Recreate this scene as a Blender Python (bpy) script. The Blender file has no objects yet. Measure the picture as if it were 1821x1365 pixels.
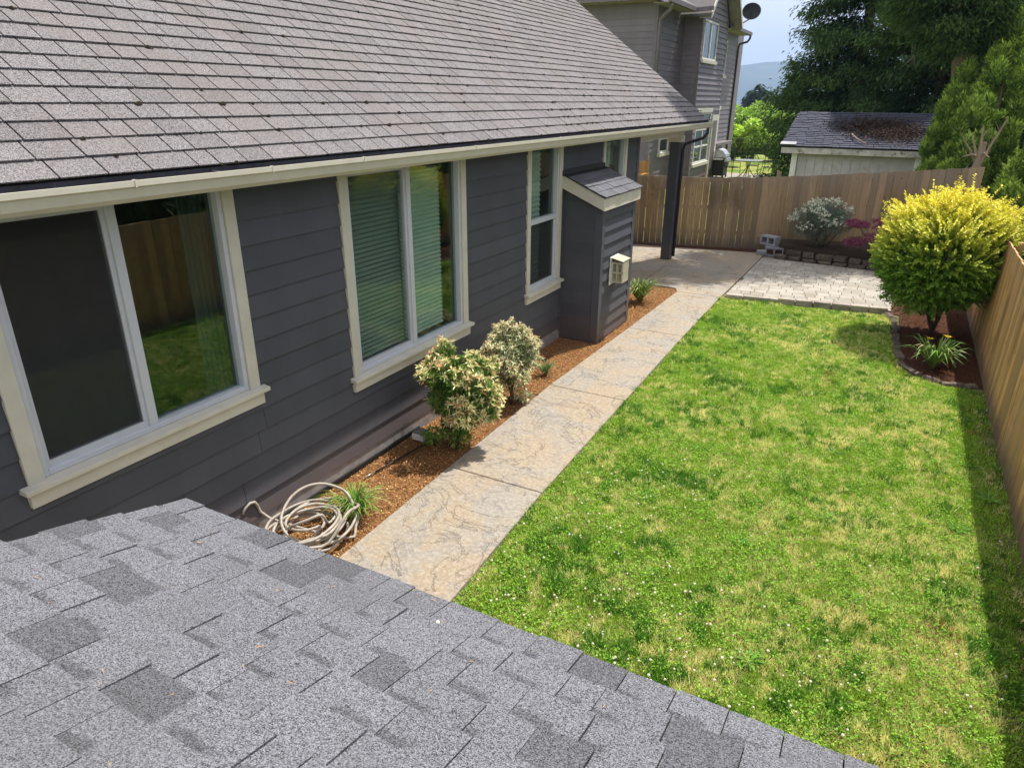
import bpy, math, random
import numpy as np
from mathutils import Vector, Matrix
random.seed(7)
RNG = np.random.default_rng(11)
SC = bpy.context.scene
COL = SC.collection
PI = math.pi

# ------------------------------------------------------------------ camera, world, sun, exposure
def cam_axes(yaw, pitch, roll):
    cy, sy, cp, sp = math.cos(yaw), math.sin(yaw), math.cos(pitch), math.sin(pitch)
    f = Vector((-sy*cp, cy*cp, -sp)); r = Vector((cy, sy, 0)); u = r.cross(f)
    cr, sr = math.cos(roll), math.sin(roll)
    return cr*r+sr*u, -sr*r+cr*u, f
CAM = Vector((3.991, 0.0, 3.22))
R_, U_, F_ = cam_axes(math.radians(28.35), math.radians(22.43), math.radians(.36))
cd = bpy.data.cameras.new('camera'); cam = bpy.data.objects.new('camera', cd); COL.objects.link(cam)
cd.sensor_width = 36; cd.lens = 1227.6/1821*36; cd.clip_start = .05; cd.clip_end = 20000
m = Matrix((R_, U_, -F_)).transposed().to_4x4(); m.translation = CAM
cam.matrix_world = m
SC.camera = cam

SUN = Vector((.19, .44, 1.0)).normalized()
world = bpy.data.worlds.new('World'); SC.world = world; world.use_nodes = True
nt = world.node_tree; nt.nodes.clear()
wo = nt.nodes.new('ShaderNodeOutputWorld'); bg = nt.nodes.new('ShaderNodeBackground')
sky = nt.nodes.new('ShaderNodeTexSky'); sky.sky_type = 'NISHITA'; sky.sun_disc = False
sky.sun_elevation = math.asin(SUN.z); sky.sun_rotation = math.atan2(SUN.x, SUN.y)
sky.dust_density = 1.2; sky.ozone_density = 2.0
tc = nt.nodes.new('ShaderNodeTexCoord'); mp = nt.nodes.new('ShaderNodeMapping'); mp.inputs['Scale'].default_value = (1.2, 1.2, 4.5)
ns = nt.nodes.new('ShaderNodeTexNoise'); ns.inputs['Scale'].default_value = 2.3; ns.inputs['Detail'].default_value = 7; ns.inputs['Roughness'].default_value = .6
rp = nt.nodes.new('ShaderNodeValToRGB'); rp.color_ramp.elements[0].position = .38; rp.color_ramp.elements[1].position = .62
rp.color_ramp.elements[0].color = (.78, .78, .78, 1); rp.color_ramp.elements[1].color = (.95, .95, .95, 1)
mx = nt.nodes.new('ShaderNodeMix'); mx.data_type = 'RGBA'; mx.inputs[7].default_value = (12.4, 12.4, 13.0, 1)
nt.links.new(tc.outputs['Generated'], mp.inputs['Vector']); nt.links.new(mp.outputs[0], ns.inputs['Vector'])
nt.links.new(ns.outputs['Fac'], rp.inputs[0]); nt.links.new(rp.outputs[0], mx.inputs[0])
nt.links.new(sky.outputs[0], mx.inputs[6]); nt.links.new(mx.outputs[2], bg.inputs['Color'])
bg.inputs['Strength'].default_value = .068
nt.links.new(bg.outputs[0], wo.inputs['Surface'])

sd = bpy.data.lights.new('sun', 'SUN'); sun = bpy.data.objects.new('sun', sd); COL.objects.link(sun)
sd.energy = 5.0; sd.angle = math.radians(.53); sd.color = (1.0, .96, .89)
sun.rotation_euler = SUN.to_track_quat('Z', 'Y').to_euler()
SC.view_settings.view_transform = 'Standard'; SC.view_settings.look = 'None'
SC.view_settings.exposure = 0.58; SC.view_settings.gamma = 1.0; SC.view_settings.use_curve_mapping = False
SC.cycles.max_bounces = 4; SC.cycles.transparent_max_bounces = 8
SC.cycles.volume_bounces = 0

# ------------------------------------------------------------------ material helpers
def N(nt, t, **kw):
    n = nt.nodes.new(t)
    for k, v in kw.items():
        if k in n.inputs.keys(): n.inputs[k].default_value = v
        else: setattr(n, k, v)
    return n
def c4(c): return (c[0], c[1], c[2], 1)
class Mat:
    def __init__(s, name, rough=.8, spec=.3):
        s.m = bpy.data.materials.new(name); s.m.use_nodes = True; s.nt = s.m.node_tree
        s.b = s.nt.nodes['Principled BSDF']; s.b.inputs['Roughness'].default_value = rough
        s.b.inputs['Specular IOR Level'].default_value = spec
        s.out = s.nt.nodes['Material Output']
        s.geo = s.nt.nodes.new('ShaderNodeNewGeometry'); s.tc = s.nt.nodes.new('ShaderNodeTexCoord')
    def L(s, a, b): s.nt.links.new(a, b)
    def val(s, v):
        n = s.nt.nodes.new('ShaderNodeValue'); n.outputs[0].default_value = v; return n.outputs[0]
    def pos(s, scale=(1, 1, 1), rot=(0, 0, 0), obj=False):
        n = N(s.nt, 'ShaderNodeMapping'); n.inputs['Scale'].default_value = scale; n.inputs['Rotation'].default_value = rot
        s.L(s.tc.outputs['Object'] if obj else s.geo.outputs['Position'], n.inputs['Vector']); return n.outputs[0]
    def noise(s, scale, vec=None, detail=3, rough=.6, dist=0.0):
        n = N(s.nt, 'ShaderNodeTexNoise', Scale=scale, Detail=detail, Roughness=rough, Distortion=dist)
        s.L(vec if vec is not None else s.geo.outputs['Position'], n.inputs['Vector']); return n.outputs['Fac']
    def voro(s, scale, vec=None, feature='F1', out='Distance'):
        n = N(s.nt, 'ShaderNodeTexVoronoi', Scale=scale); n.feature = feature
        s.L(vec if vec is not None else s.geo.outputs['Position'], n.inputs['Vector']); return n.outputs[out]
    def math(s, op, a, b=0.0, c=None):
        n = s.nt.nodes.new('ShaderNodeMath'); n.operation = op
        for i, v in enumerate((a, b) if c is None else (a, b, c)):
            if isinstance(v, (int, float)): n.inputs[i].default_value = v
            else: s.L(v, n.inputs[i])
        return n.outputs[0]
    def ramp(s, fac, p0, p1, a=0.0, b=1.0):
        n = s.nt.nodes.new('ShaderNodeMapRange'); n.clamp = True; n.interpolation_type = 'SMOOTHSTEP'
        s.L(fac, n.inputs[0]); n.inputs[1].default_value = p0; n.inputs[2].default_value = p1
        n.inputs[3].default_value = a; n.inputs[4].default_value = b; return n.outputs[0]
    def mix(s, fac, a, b, blend='MIX'):
        n = s.nt.nodes.new('ShaderNodeMix'); n.data_type = 'RGBA'; n.blend_type = blend
        if isinstance(fac, (int, float)): n.inputs[0].default_value = fac
        else: s.L(fac, n.inputs[0])
        for i, v in ((6, a), (7, b)):
            if isinstance(v, tuple): n.inputs[i].default_value = c4(v)
            else: s.L(v, n.inputs[i])
        return n.outputs[2]
    def scale(s, col, f):      # colour times a scalar
        n = s.nt.nodes.new('ShaderNodeVectorMath'); n.operation = 'SCALE'
        s.L(col, n.inputs[0]); s.L(f, n.inputs['Scale']); return n.outputs[0]
    def rnd(s):
        n = s.nt.nodes.new('ShaderNodeObjectInfo'); a = s.nt.nodes.new('ShaderNodeAttribute'); a.attribute_name = 'rnd'
        return s.math('FRACT', s.math('ADD', n.outputs['Random'], a.outputs['Fac']))
    def attr(s, name='Col'):
        a = s.nt.nodes.new('ShaderNodeAttribute'); a.attribute_name = name; return a.outputs['Color']
    def color(s, c):
        if isinstance(c, tuple): s.b.inputs['Base Color'].default_value = c4(c)
        else: s.L(c, s.b.inputs['Base Color'])
    def bump(s, h, strength=.3, dist=.01):
        n = s.nt.nodes.new('ShaderNodeBump'); n.inputs['Strength'].default_value = strength; n.inputs['Distance'].default_value = dist
        s.L(h, n.inputs['Height']); s.L(n.outputs[0], s.b.inputs['Normal'])

def plain(name, col, rough=.6, spec=.4, var=.12, scale=6.0, metal=0.0, dirt=None, bump=0.0):
    M = Mat(name, rough, spec); M.b.inputs['Metallic'].default_value = metal
    n = M.noise(scale, detail=4); f = M.ramp(n, .3, .7, 1-var, 1+var)
    c = M.scale(M.mix(0.0, col, col), f)
    if dirt:
        c = M.mix(M.ramp(M.noise(scale*2.3, detail=6), .5, .75), c, dirt)
    M.color(c)
    if bump: M.bump(M.noise(scale*30), bump, .003)
    return M.m

def shingle_mat(name, lo, hi, gran, dark=.5, band=False, brown=None, bandcol=None):
    M = Mat(name, .9, .25)
    v = M.rnd()
    tone = M.ramp(v, 0, 1, .94, 1.05)
    g = M.noise(gran, detail=2, rough=.7); g2 = M.noise(gran*.42, detail=2)
    f = M.math('ADD', M.math('MULTIPLY', M.ramp(g, .40, .62), .7), M.math('MULTIPLY', M.ramp(g2, .35, .65), .3))
    c = M.mix(f, lo, hi)
    big = M.noise(1.3, detail=3); c = M.mix(M.ramp(big, .4, .7, 0, .35), c, brown or lo)
    c = M.scale(c, tone)
    dk = M.ramp(v, .90, .91)      # single darker tabs
    dk2 = M.math('MULTIPLY', dk, dark)
    if band:
        sep = M.nt.nodes.new('ShaderNodeSeparateXYZ'); M.L(M.tc.outputs['Object'], sep.inputs[0])
        wob = M.math('MULTIPLY', M.math('SUBTRACT', M.noise(34, detail=4), .5), .06)
        y = M.math('ADD', sep.outputs[1], wob)
        inband = M.ramp(y, .092, .106)
        x = M.math('ADD', sep.outputs[0], M.math('MULTIPLY', M.math('SUBTRACT', v, .5), .1))
        part = M.math('MULTIPLY', M.ramp(x, .05, .08), M.ramp(x, .16, .20, 1, 0))
        on = M.math('LESS_THAN', M.math('FRACT', M.math('MULTIPLY', v, 7.0)), .75)
        dk2 = M.math('MAXIMUM', dk2, M.math('MULTIPLY', M.math('MULTIPLY', inband, part), M.math('MULTIPLY', on, dark)))
    c = M.mix(dk2, c, M.scale(c, M.val(.42)))
    M.color(c); M.bump(g, .5, .004)
    return M.m

MT = {}
MT['roof'] = shingle_mat('main_shingle', (.040, .035, .036), (.305, .285, .290), 190, dark=.30, brown=(.17, .145, .13))
MT['roof_near'] = shingle_mat('near_shingle', (.020, .020, .023), (.255, .257, .282), 290, dark=.62, band=True, brown=(.10, .10, .105))
MT['roof_dark'] = shingle_mat('shed_shingle', (.035, .038, .055), (.12, .125, .17), 120, dark=.5, brown=(.05, .05, .055))
MT['roof_chase'] = shingle_mat('chase_shingle', (.025, .026, .032), (.25, .25, .275), 200, dark=.4, brown=(.08, .08, .09))
MT['deck'] = plain('roof_felt', (.018, .016, .016), .95)

def siding_mat(name, col, rough=.55):
    M = Mat(name, rough, .35)
    n1 = M.noise(3.0, M.pos((1, 1, .3)), detail=4)
    n2 = M.noise(60, M.pos((1, 1, 9)), detail=3)
    tone = M.ramp(M.rnd(), 0, 1, .92, 1.08)
    f = M.math('MULTIPLY', tone, M.math('ADD', M.ramp(n1, .3, .7, .92, 1.06), M.ramp(n2, .3, .7, -.04, .04)))
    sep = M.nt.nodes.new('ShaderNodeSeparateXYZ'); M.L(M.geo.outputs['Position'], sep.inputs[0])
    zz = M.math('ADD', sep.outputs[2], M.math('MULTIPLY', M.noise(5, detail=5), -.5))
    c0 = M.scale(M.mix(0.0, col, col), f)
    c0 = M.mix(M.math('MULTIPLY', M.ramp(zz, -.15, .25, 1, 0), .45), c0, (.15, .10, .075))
    c0 = M.mix(M.ramp(M.noise(1.1, M.pos((1, 1, .25)), detail=6, rough=.7), .5, .75, 0, .22), c0, (.13, .12, .12))
    M.color(c0); M.bump(n2, .3, .002)
    return M.m
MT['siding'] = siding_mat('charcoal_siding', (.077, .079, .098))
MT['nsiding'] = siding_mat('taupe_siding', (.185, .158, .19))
MT['trim'] = plain('cream_trim', (.62, .585, .50), .5, var=.05)
MT['trimlight'] = plain('cream_gutter', (.60, .56, .46), .4, var=.04)
MT['vinyl'] = plain('white_vinyl', (.58, .59, .64), .35, var=.03)
MT['darkmetal'] = plain('dark_metal', (.030, .028, .032), .5)
MT['gutter_in'] = plain('gutter_inside', (.05, .05, .065), .8, dirt=(.03, .025, .02))
MT['ntrim'] = plain('taupe_trim', (.16, .138, .15), .55)
MT['soffit'] = plain('soffit_paint', (.30, .27, .23), .7)
MT['room'] = plain('room_wall', (.22, .215, .21), .9)
MT['found'] = plain('foundation_concrete', (.30, .27, .26), .9, var=.2, dirt=(.2, .13, .1))

def wood_mat(name, a, b, c_, rough=.8, axis=(14, 14, .7), st=(.05, .035, .02)):
    M = Mat(name, rough, .2)
    g = M.noise(3.2, M.pos(axis), detail=5, rough=.65, dist=1.2)
    big = M.noise(1.7, M.pos((1, 1, .6)), detail=3)
    v = M.rnd()
    col = M.mix(M.ramp(g, .35, .65), a, b)
    col = M.mix(M.ramp(v, .2, 1.0, 0, .75), col, c_)
    col = M.mix(M.ramp(big, .52, .72, 0, .6), col, st)
    kn = M.voro(3.1, M.pos((3, 3, .9)))
    col = M.mix(M.ramp(kn, .07, .11, .7, 0), col, st)
    col = M.scale(col, M.ramp(M.math('FRACT', M.math('MULTIPLY', v, 5.3)), 0, 1, .8, 1.2))
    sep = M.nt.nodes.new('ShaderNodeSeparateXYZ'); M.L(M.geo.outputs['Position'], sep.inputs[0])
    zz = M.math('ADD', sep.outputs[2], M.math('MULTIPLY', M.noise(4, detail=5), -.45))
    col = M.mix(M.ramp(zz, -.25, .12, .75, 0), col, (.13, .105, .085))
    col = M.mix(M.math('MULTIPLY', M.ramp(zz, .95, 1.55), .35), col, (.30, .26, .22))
    kn2 = M.voro(1.0, M.pos((7, 7, 2.2))); col = M.mix(M.ramp(kn2, .05, .085, .85, 0), col, (.08, .045, .025))
    M.color(col); M.bump(g, .4, .004)
    return M.m
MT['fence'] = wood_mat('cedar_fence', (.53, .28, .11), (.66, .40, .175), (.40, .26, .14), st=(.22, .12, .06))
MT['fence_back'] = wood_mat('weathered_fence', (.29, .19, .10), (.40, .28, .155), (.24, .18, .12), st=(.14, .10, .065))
MT['orange_wood'] = wood_mat('orange_wood', (.35, .17, .05), (.45, .23, .07), (.33, .17, .06))
MT['bark'] = wood_mat('bark', (.10, .065, .045), (.17, .115, .08), (.12, .085, .06))
MT['snag'] = wood_mat('dead_wood', (.34, .23, .15), (.45, .32, .22), (.3, .2, .13))
MT['twig'] = plain('twig', (.12, .075, .045), .85)

def concrete_mat():
    M = Mat('stamped_concrete', .75, .3)
    p = M.pos((1, 1, 1))
    n = M.noise(1.1, p, detail=9, rough=.62, dist=1.4); n2 = M.noise(4.2, p, detail=8, rough=.7, dist=.8); n3 = M.noise(26, p, detail=6, rough=.75)
    n4 = M.noise(1.5, M.pos((1, 1, 1), (0, 0, 1.1)), detail=7, rough=.6, dist=.9)
    c = M.mix(M.ramp(n, .38, .62), (.315, .245, .165), (.275, .245, .21))
    c = M.mix(M.ramp(n2, .50, .66, 0, .55), c, (.165, .16, .16))
    c = M.mix(M.ramp(n3, .45, .60, 0, .6), c, (.41, .365, .30))
    # crack like stamp ridges
    rid = M.math('ABSOLUTE', M.math('SUBTRACT', n4, .5))
    rr = M.ramp(rid, .0, .011, 1, 0)
    msk = M.ramp(M.noise(1.6, p, detail=2), .42, .58)
    c = M.mix(M.math('MULTIPLY', M.math('MULTIPLY', rr, msk), .22), c, (.15, .125, .10))
    M.color(c)
    h = M.math('SUBTRACT', M.math('ADD', M.math('MULTIPLY', n2, 1.0), M.math('MULTIPLY', n3, .25)), M.math('MULTIPLY', rr, .25))
    M.bump(h, .9, .025)
    return M.m
MT['concrete'] = concrete_mat()
def stone_mat(name, a, b, dirt, rough=.9, sc=18, bump=.5):
    M = Mat(name, rough, .25)
    n = M.noise(sc, detail=6, rough=.7); n2 = M.noise(2.1, detail=5)
    v = M.rnd()
    c = M.mix(M.ramp(n, .3, .7), a, b)
    c = M.scale(c, M.ramp(v, 0, 1, .85, 1.1))
    c = M.mix(M.ramp(n2, .5, .72, 0, .7), c, dirt)
    M.color(c); M.bump(n, bump, .01); return M.m
MT['paver'] = stone_mat('paver_stone', (.30, .27, .225), (.38, .35, .30), (.25, .205, .15), sc=60, bump=.2)
MT['block'] = stone_mat('wall_block', (.075, .058, .045), (.165, .13, .10), (.025, .022, .018))
MT['cinder'] = stone_mat('cinder_block', (.27, .27, .30), (.36, .36, .38), (.2, .2, .2), sc=80)
MT['edging'] = stone_mat('edging_block', (.33, .28, .235), (.42, .37, .31), (.12, .09, .07))
MT['joint'] = plain('joint_sand', (.21, .175, .13), .95)
def soil_mat(name, a, b, c_):
    M = Mat(name, .95, .15)
    n = M.noise(55, detail=5, rough=.75); n2 = M.noise(3, detail=4)
    c = M.mix(M.ramp(n, .35, .65), a, b); c = M.mix(M.ramp(n2, .45, .7, 0, .6), c, c_)
    M.color(c); M.bump(n, .9, .03); return M.m
MT['mulch'] = soil_mat('bark_mulch', (.10, .045, .02), (.42, .21, .08), (.28, .13, .05))
MT['mulch_red'] = soil_mat('red_mulch', (.045, .022, .014), (.15, .062, .034), (.07, .035, .022))
MT['dirt'] = soil_mat('dark_soil', (.03, .022, .018), (.11, .08, .06), (.06, .045, .035))
def lawn_mat():
    M = Mat('lawn_thatch', .95, .15)
    n = M.noise(1.6, detail=6, rough=.65); n2 = M.noise(38, detail=5, rough=.7)
    c = M.mix(M.ramp(n2, .35, .65), (.035, .065, .012), (.15, .17, .045))
    c = M.mix(M.ramp(n, .48, .66, 0, .8), c, (.26, .23, .10))
    M.color(c); M.bump(n2, .8, .02); return M.m
MT['lawn'] = lawn_mat()
def ground_mat():
    M = Mat('far_ground', .95, .1)
    n = M.noise(.55, detail=7, rough=.65); n2 = M.noise(.004, detail=6, rough=.6)
    n3 = M.noise(.03, detail=5)
    near = M.mix(M.ramp(n, .35, .65), (.10, .17, .025), (.30, .30, .08))
    far = M.mix(M.ramp(n2, .47, .60), (.018, .032, .016), (.10, .10, .05))
    far = M.mix(M.ramp(n3, .4, .7, 0, .5), far, (.03, .05, .02))
    sep = M.nt.nodes.new('ShaderNodeSeparateXYZ'); M.L(M.geo.outputs['Position'], sep.inputs[0])
    M.color(M.mix(M.ramp(sep.outputs[1], 60, 130), near, far)); return M.m
MT['ground'] = ground_mat()
def leaf_mat(name, rough=.5, trans=.16, spec=.3):
    M = Mat(name, rough, spec); a = M.attr('Col'); M.color(a)
    tr = M.nt.nodes.new('ShaderNodeBsdfTranslucent'); M.L(a, tr.inputs['Color'])
    mixn = M.nt.nodes.new('ShaderNodeMixShader'); mixn.inputs[0].default_value = trans
    M.L(M.b.outputs[0], mixn.inputs[1]); M.L(tr.outputs[0], mixn.inputs[2]); M.L(mixn.outputs[0], M.out.inputs['Surface'])
    return M.m
MT['leaf'] = leaf_mat('leaves'); MT['grass'] = leaf_mat('grass_blades', .6, .35, .2); MT['needle'] = leaf_mat('cedar_sprays', .7, .2, .15)
MT['chip'] = leaf_mat('bark_chips', .95, .0, .1)
MT['moss'] = plain('dry_moss', (.035, .028, .018), 1.0, spec=.05, var=.4, scale=40)
MT['litter'] = soil_mat('roof_litter', (.05, .028, .018), (.20, .12, .075), (.08, .05, .035))
MT['shedwall'] = plain('pale_shed_paint', (.44, .42, .42), .75, var=.1, scale=2.5, dirt=(.36, .32, .28))
MT['oldwhite'] = plain('peeling_white_board', (.50, .47, .43), .8, var=.2, scale=3, dirt=(.13, .10, .08))
MT['shade'] = plain('cellular_shade_fabric', (.62, .66, .60), .9, var=.04)
MT['curtain'] = plain('sheer_curtain', (.06, .072, .07), .9, var=.05)
MT['hose'] = plain('hose_vinyl', (.38, .335, .28), .5, var=.15, scale=12, dirt=(.22, .16, .11))
MT['steel'] = plain('stainless_steel', (.55, .55, .56), .3, metal=.8, var=.05)
MT['iron'] = plain('bronze_iron', (.06, .05, .045), .5)
MT['white'] = plain('white_paint', (.70, .69, .66), .6, var=.1)
MT['vent'] = plain('vent_cap_enamel', (.46, .43, .32), .5, var=.08)
MT['black'] = plain('black_plastic', (.015, .015, .016), .5)
MT['tabletop'] = plain('grey_table_glass', (.20, .21, .20), .25)

def glass_mat(name, tint, f0=.05, boost=1.0):
    M = Mat(name); nt = M.nt
    d = nt.nodes.new('ShaderNodeVectorMath'); d.operation = 'DOT_PRODUCT'
    M.L(M.geo.outputs['Normal'], d.inputs[0]); M.L(M.geo.outputs['Incoming'], d.inputs[1])
    c = M.math('SUBTRACT', 1.0, M.math('ABSOLUTE', d.outputs['Value']))
    fr = M.math('ADD', M.math('MULTIPLY', M.math('POWER', c, 5.0), (1-f0)*boost), f0)
    fr = M.math('MINIMUM', fr, 1.0)
    tr = nt.nodes.new('ShaderNodeBsdfTransparent'); tr.inputs[0].default_value = c4(tint)
    gl = nt.nodes.new('ShaderNodeBsdfGlossy'); gl.inputs['Roughness'].default_value = .0
    gl.inputs['Color'].default_value = (.84, .90, .88, 1)
    mixn = nt.nodes.new('ShaderNodeMixShader'); M.L(fr, mixn.inputs[0]); M.L(tr.outputs[0], mixn.inputs[1]); M.L(gl.outputs[0], mixn.inputs[2])
    M.L(mixn.outputs[0], M.out.inputs['Surface']); return M.m
MT['glass'] = glass_mat('window_glass', (.80, .88, .84), .075, .8)
MT['farglass'] = glass_mat('far_window_glass', (.5, .55, .6), .12)
def screen_mat(name, f):
    M = Mat(name, .8, .1); M.color((.05, .05, .055))
    tr = M.nt.nodes.new('ShaderNodeBsdfTransparent'); mixn = M.nt.nodes.new('ShaderNodeMixShader'); mixn.inputs[0].default_value = f
    M.L(tr.outputs[0], mixn.inputs[1]); M.L(M.b.outputs[0], mixn.inputs[2]); M.L(mixn.outputs[0], M.out.inputs['Surface']); return M.m
MT['screen'] = screen_mat('insect_screen', .38); MT['thinscreen'] = screen_mat('fine_insect_screen', .10)

# ------------------------------------------------------------------ object helpers
WL = {}
def reg(o, loc, parent):
    COL.objects.link(o); loc = Vector(loc)
    if parent is not None:
        o.parent = parent; o.location = loc-WL[parent.name]
    else: o.location = loc
    WL[o.name] = loc
    return o
def tag(o, label=None, cat=None, group=None, kind=None):
    if label: o['label'] = label
    if cat: o['category'] = cat
    if group: o['group'] = group
    if kind: o['kind'] = kind
    return o
def thing(name, label, cat, loc, group=None):
    o = bpy.data.objects.new(name, None); o.empty_display_size = .2; reg(o, loc, None); return tag(o, label, cat, group)
def V(*a): return np.array(a, float)
class MB:
    def __init__(s): s.v = []; s.f = []; s.n = 0
    def add(s, vs, fs):
        s.v.extend([tuple(map(float, p)) for p in vs]); s.f.extend([tuple(i+s.n for i in f) for f in fs]); s.n += len(vs); return s
    def obox(s, O, A, B, C):
        O, A, B, C = map(np.array, (O, A, B, C))
        vs = [O, O+A, O+A+B, O+B, O+C, O+A+C, O+A+B+C, O+B+C]
        fs = [(0, 3, 2, 1), (4, 5, 6, 7), (0, 1, 5, 4), (1, 2, 6, 5), (2, 3, 7, 6), (3, 0, 4, 7)]
        if np.dot(np.cross(A, B), C) < 0: fs = [f[::-1] for f in fs]
        return s.add(vs, fs)
    def box(s, x0, x1, y0, y1, z0, z1): return s.obox((x0, y0, z0), (x1-x0, 0, 0), (0, y1-y0, 0), (0, 0, z1-z0))
    def prism(s, poly, d):      # planar polygon (3D pts) extruded by d
        poly = [np.array(p, float) for p in poly]; n = len(poly); d = np.array(d, float)
        nn = np.zeros(3)
        for i in range(n): nn += np.cross(poly[i], poly[(i+1) % n])
        fs = [tuple(range(n))[::-1], tuple(range(n, 2*n))]+[(i, (i+1) % n, (i+1) % n+n, i+n) for i in range(n)]
        if np.dot(nn, d) < 0: fs = [f[::-1] for f in fs]
        return s.add(poly+[p+d for p in poly], fs)
    def tube(s, pts, r, n=8, closed=False):
        pts = [Vector(p) for p in pts]; rs = r if hasattr(r, '__len__') else [r]*len(pts)
        up = None; base = s.n; vs = []
        for i, p in enumerate(pts):
            t = (pts[min(i+1, len(pts)-1)]-pts[max(i-1, 0)]).normalized()
            if up is None:
                up = t.orthogonal().normalized()
            up = (up-t*up.dot(t))
            up = up.normalized() if up.length > 1e-6 else t.orthogonal().normalized()
            b = t.cross(up)
            for k in range(n):
                a = 2*PI*k/n; vs.append(p+(up*math.cos(a)+b*math.sin(a))*rs[i])
        fs = [(i*n+k, i*n+(k+1) % n, (i+1)*n+(k+1) % n, (i+1)*n+k) for i in range(len(pts)-1) for k in range(n)]
        fs += [tuple(range(n))[::-1], tuple(range((len(pts)-1)*n, len(pts)*n))]
        return s.add(vs, fs)
    def lathe(s, c, prof, n=16):
        vs = [(c[0]+r*math.cos(2*PI*k/n), c[1]+r*math.sin(2*PI*k/n), c[2]+z) for r, z in prof for k in range(n)]
        m_ = len(prof)
        fs = [(i*n+k, i*n+(k+1) % n, (i+1)*n+(k+1) % n, (i+1)*n+k) for i in range(m_-1) for k in range(n)]
        fs += [tuple(range(n))[::-1], tuple(range((m_-1)*n, m_*n))]
        return s.add(vs, fs)
    def build(s, name, mat, parent=None, bevel=0.0, smooth=False, origin=None, label=None, kind=None):
        a = np.array(s.v); c = np.array(origin, float) if origin is not None else np.array([(a[:, 0].min()+a[:, 0].max())/2, (a[:, 1].min()+a[:, 1].max())/2, a[:, 2].min()])
        me = bpy.data.meshes.new(name); me.from_pydata((a-c).tolist(), [], s.f); me.update()
        if bevel:
            import bmesh
            bm = bmesh.new(); bm.from_mesh(me)
            bmesh.ops.bevel(bm, geom=bm.edges[:], offset=bevel, segments=1, affect='EDGES', clamp_overlap=True)
            bm.to_mesh(me); bm.free()
        if smooth: me.polygons.foreach_set('use_smooth', [True]*len(me.polygons))
        me.materials.append(mat)
        o = bpy.data.objects.new(name, me); reg(o, c, parent)
        return tag(o, label, None, None, kind)
def B(name, mat, parent, x0, x1, y0, y1, z0, z1, bevel=0.0, **k): return MB().box(x0, x1, y0, y1, z0, z1).build(name, mat, parent, bevel, **k)

def raw_mesh(name, verts, tris, mat, parent=None, cols=None, rnd=None, kind=None, smooth=False):
    verts = np.asarray(verts, np.float32); tris = np.asarray(tris, np.int32)
    c = np.array([(verts[:, 0].min()+verts[:, 0].max())/2, (verts[:, 1].min()+verts[:, 1].max())/2, verts[:, 2].min()], np.float32)
    me = bpy.data.meshes.new(name); k = tris.shape[1]
    me.vertices.add(len(verts)); me.vertices.foreach_set('co', (verts-c).ravel())
    me.loops.add(tris.size); me.loops.foreach_set('vertex_index', tris.ravel())
    me.polygons.add(len(tris)); me.polygons.foreach_set('loop_start', np.arange(0, tris.size, k, dtype=np.int32))
    me.polygons.foreach_set('use_smooth', np.full(len(tris), bool(smooth)))
    me.update(calc_edges=True)
    if cols is not None:
        a = me.color_attributes.new('Col', 'FLOAT_COLOR', 'POINT')
        cc = np.ones((len(verts), 4), np.float32); cc[:, :3] = cols; a.data.foreach_set('color', cc.ravel())
    if rnd is not None:
        a = me.attributes.new('rnd', 'FLOAT', 'POINT'); a.data.foreach_set('value', np.asarray(rnd, np.float32))
    me.materials.append(mat)
    o = bpy.data.objects.new(name, me); reg(o, c, parent)
    if kind: o['kind'] = kind
    return o

def unit(a): return a/np.maximum(np.linalg.norm(a, axis=-1, keepdims=True), 1e-9)
def rdir(n): return unit(RNG.normal(size=(n, 3)))
def leaves(name, P, D, L, W, C, mat, parent=None, kind=None, droop=.15, shade=.0):
    n = len(P); P = np.asarray(P, float); D = unit(np.asarray(D, float)); L = np.broadcast_to(L, (n,))[:, None]; W = np.broadcast_to(W, (n,))[:, None]
    side = unit(np.cross(D, rdir(n)*.7+V(0, 0, 1))); up = np.cross(side, D)
    v = np.stack([P, P+D*L*.45+side*W*.5+up*W*.15, P+D*L-V(0, 0, 1)*L*droop, P+D*L*.45-side*W*.5+up*W*.15], 1).reshape(-1, 3)
    i = np.arange(n)[:, None]*4; t = np.concatenate([i+np.array([[0, 1, 2]]), i+np.array([[0, 2, 3]])], 0)
    return raw_mesh(name, v, t, mat, parent, cols=np.repeat(np.clip(C, 0, 1), 4, 0), kind=kind)
def colvar(n, base, dv=.25, hue=.1):
    base = np.broadcast_to(np.array(base, float), (n, 3))
    return base*(1+RNG.uniform(-dv, dv, (n, 1)))*(1+RNG.uniform(-hue, hue, (n, 3)))
def vnoise(x, y, s, seed=0):      # smooth value noise in numpy
    r = np.random.default_rng(seed); g = r.random((64, 64))
    u, v = x/s, y/s; iu, iv = np.floor(u).astype(int), np.floor(v).astype(int); fu, fv = u-iu, v-iv
    fu = fu*fu*(3-2*fu); fv = fv*fv*(3-2*fv)
    a = g[iu % 64, iv % 64]; b = g[(iu+1) % 64, iv % 64]; c = g[iu % 64, (iv+1) % 64]; d = g[(iu+1) % 64, (iv+1) % 64]
    return (a*(1-fu)+b*fu)*(1-fv)+(c*(1-fu)+d*fu)*fv

def project(p):
    d = Vector(p)-CAM; z = d.dot(F_)
    if z < .05: return None
    return (910.5+1227.6*d.dot(R_)/z, 682.5-1227.6*d.dot(U_)/z)
def in_view(p, m_=60):
    q = project(p); return q is not None and -m_ < q[0] < 1821+m_ and -m_ < q[1] < 1365+m_

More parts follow.
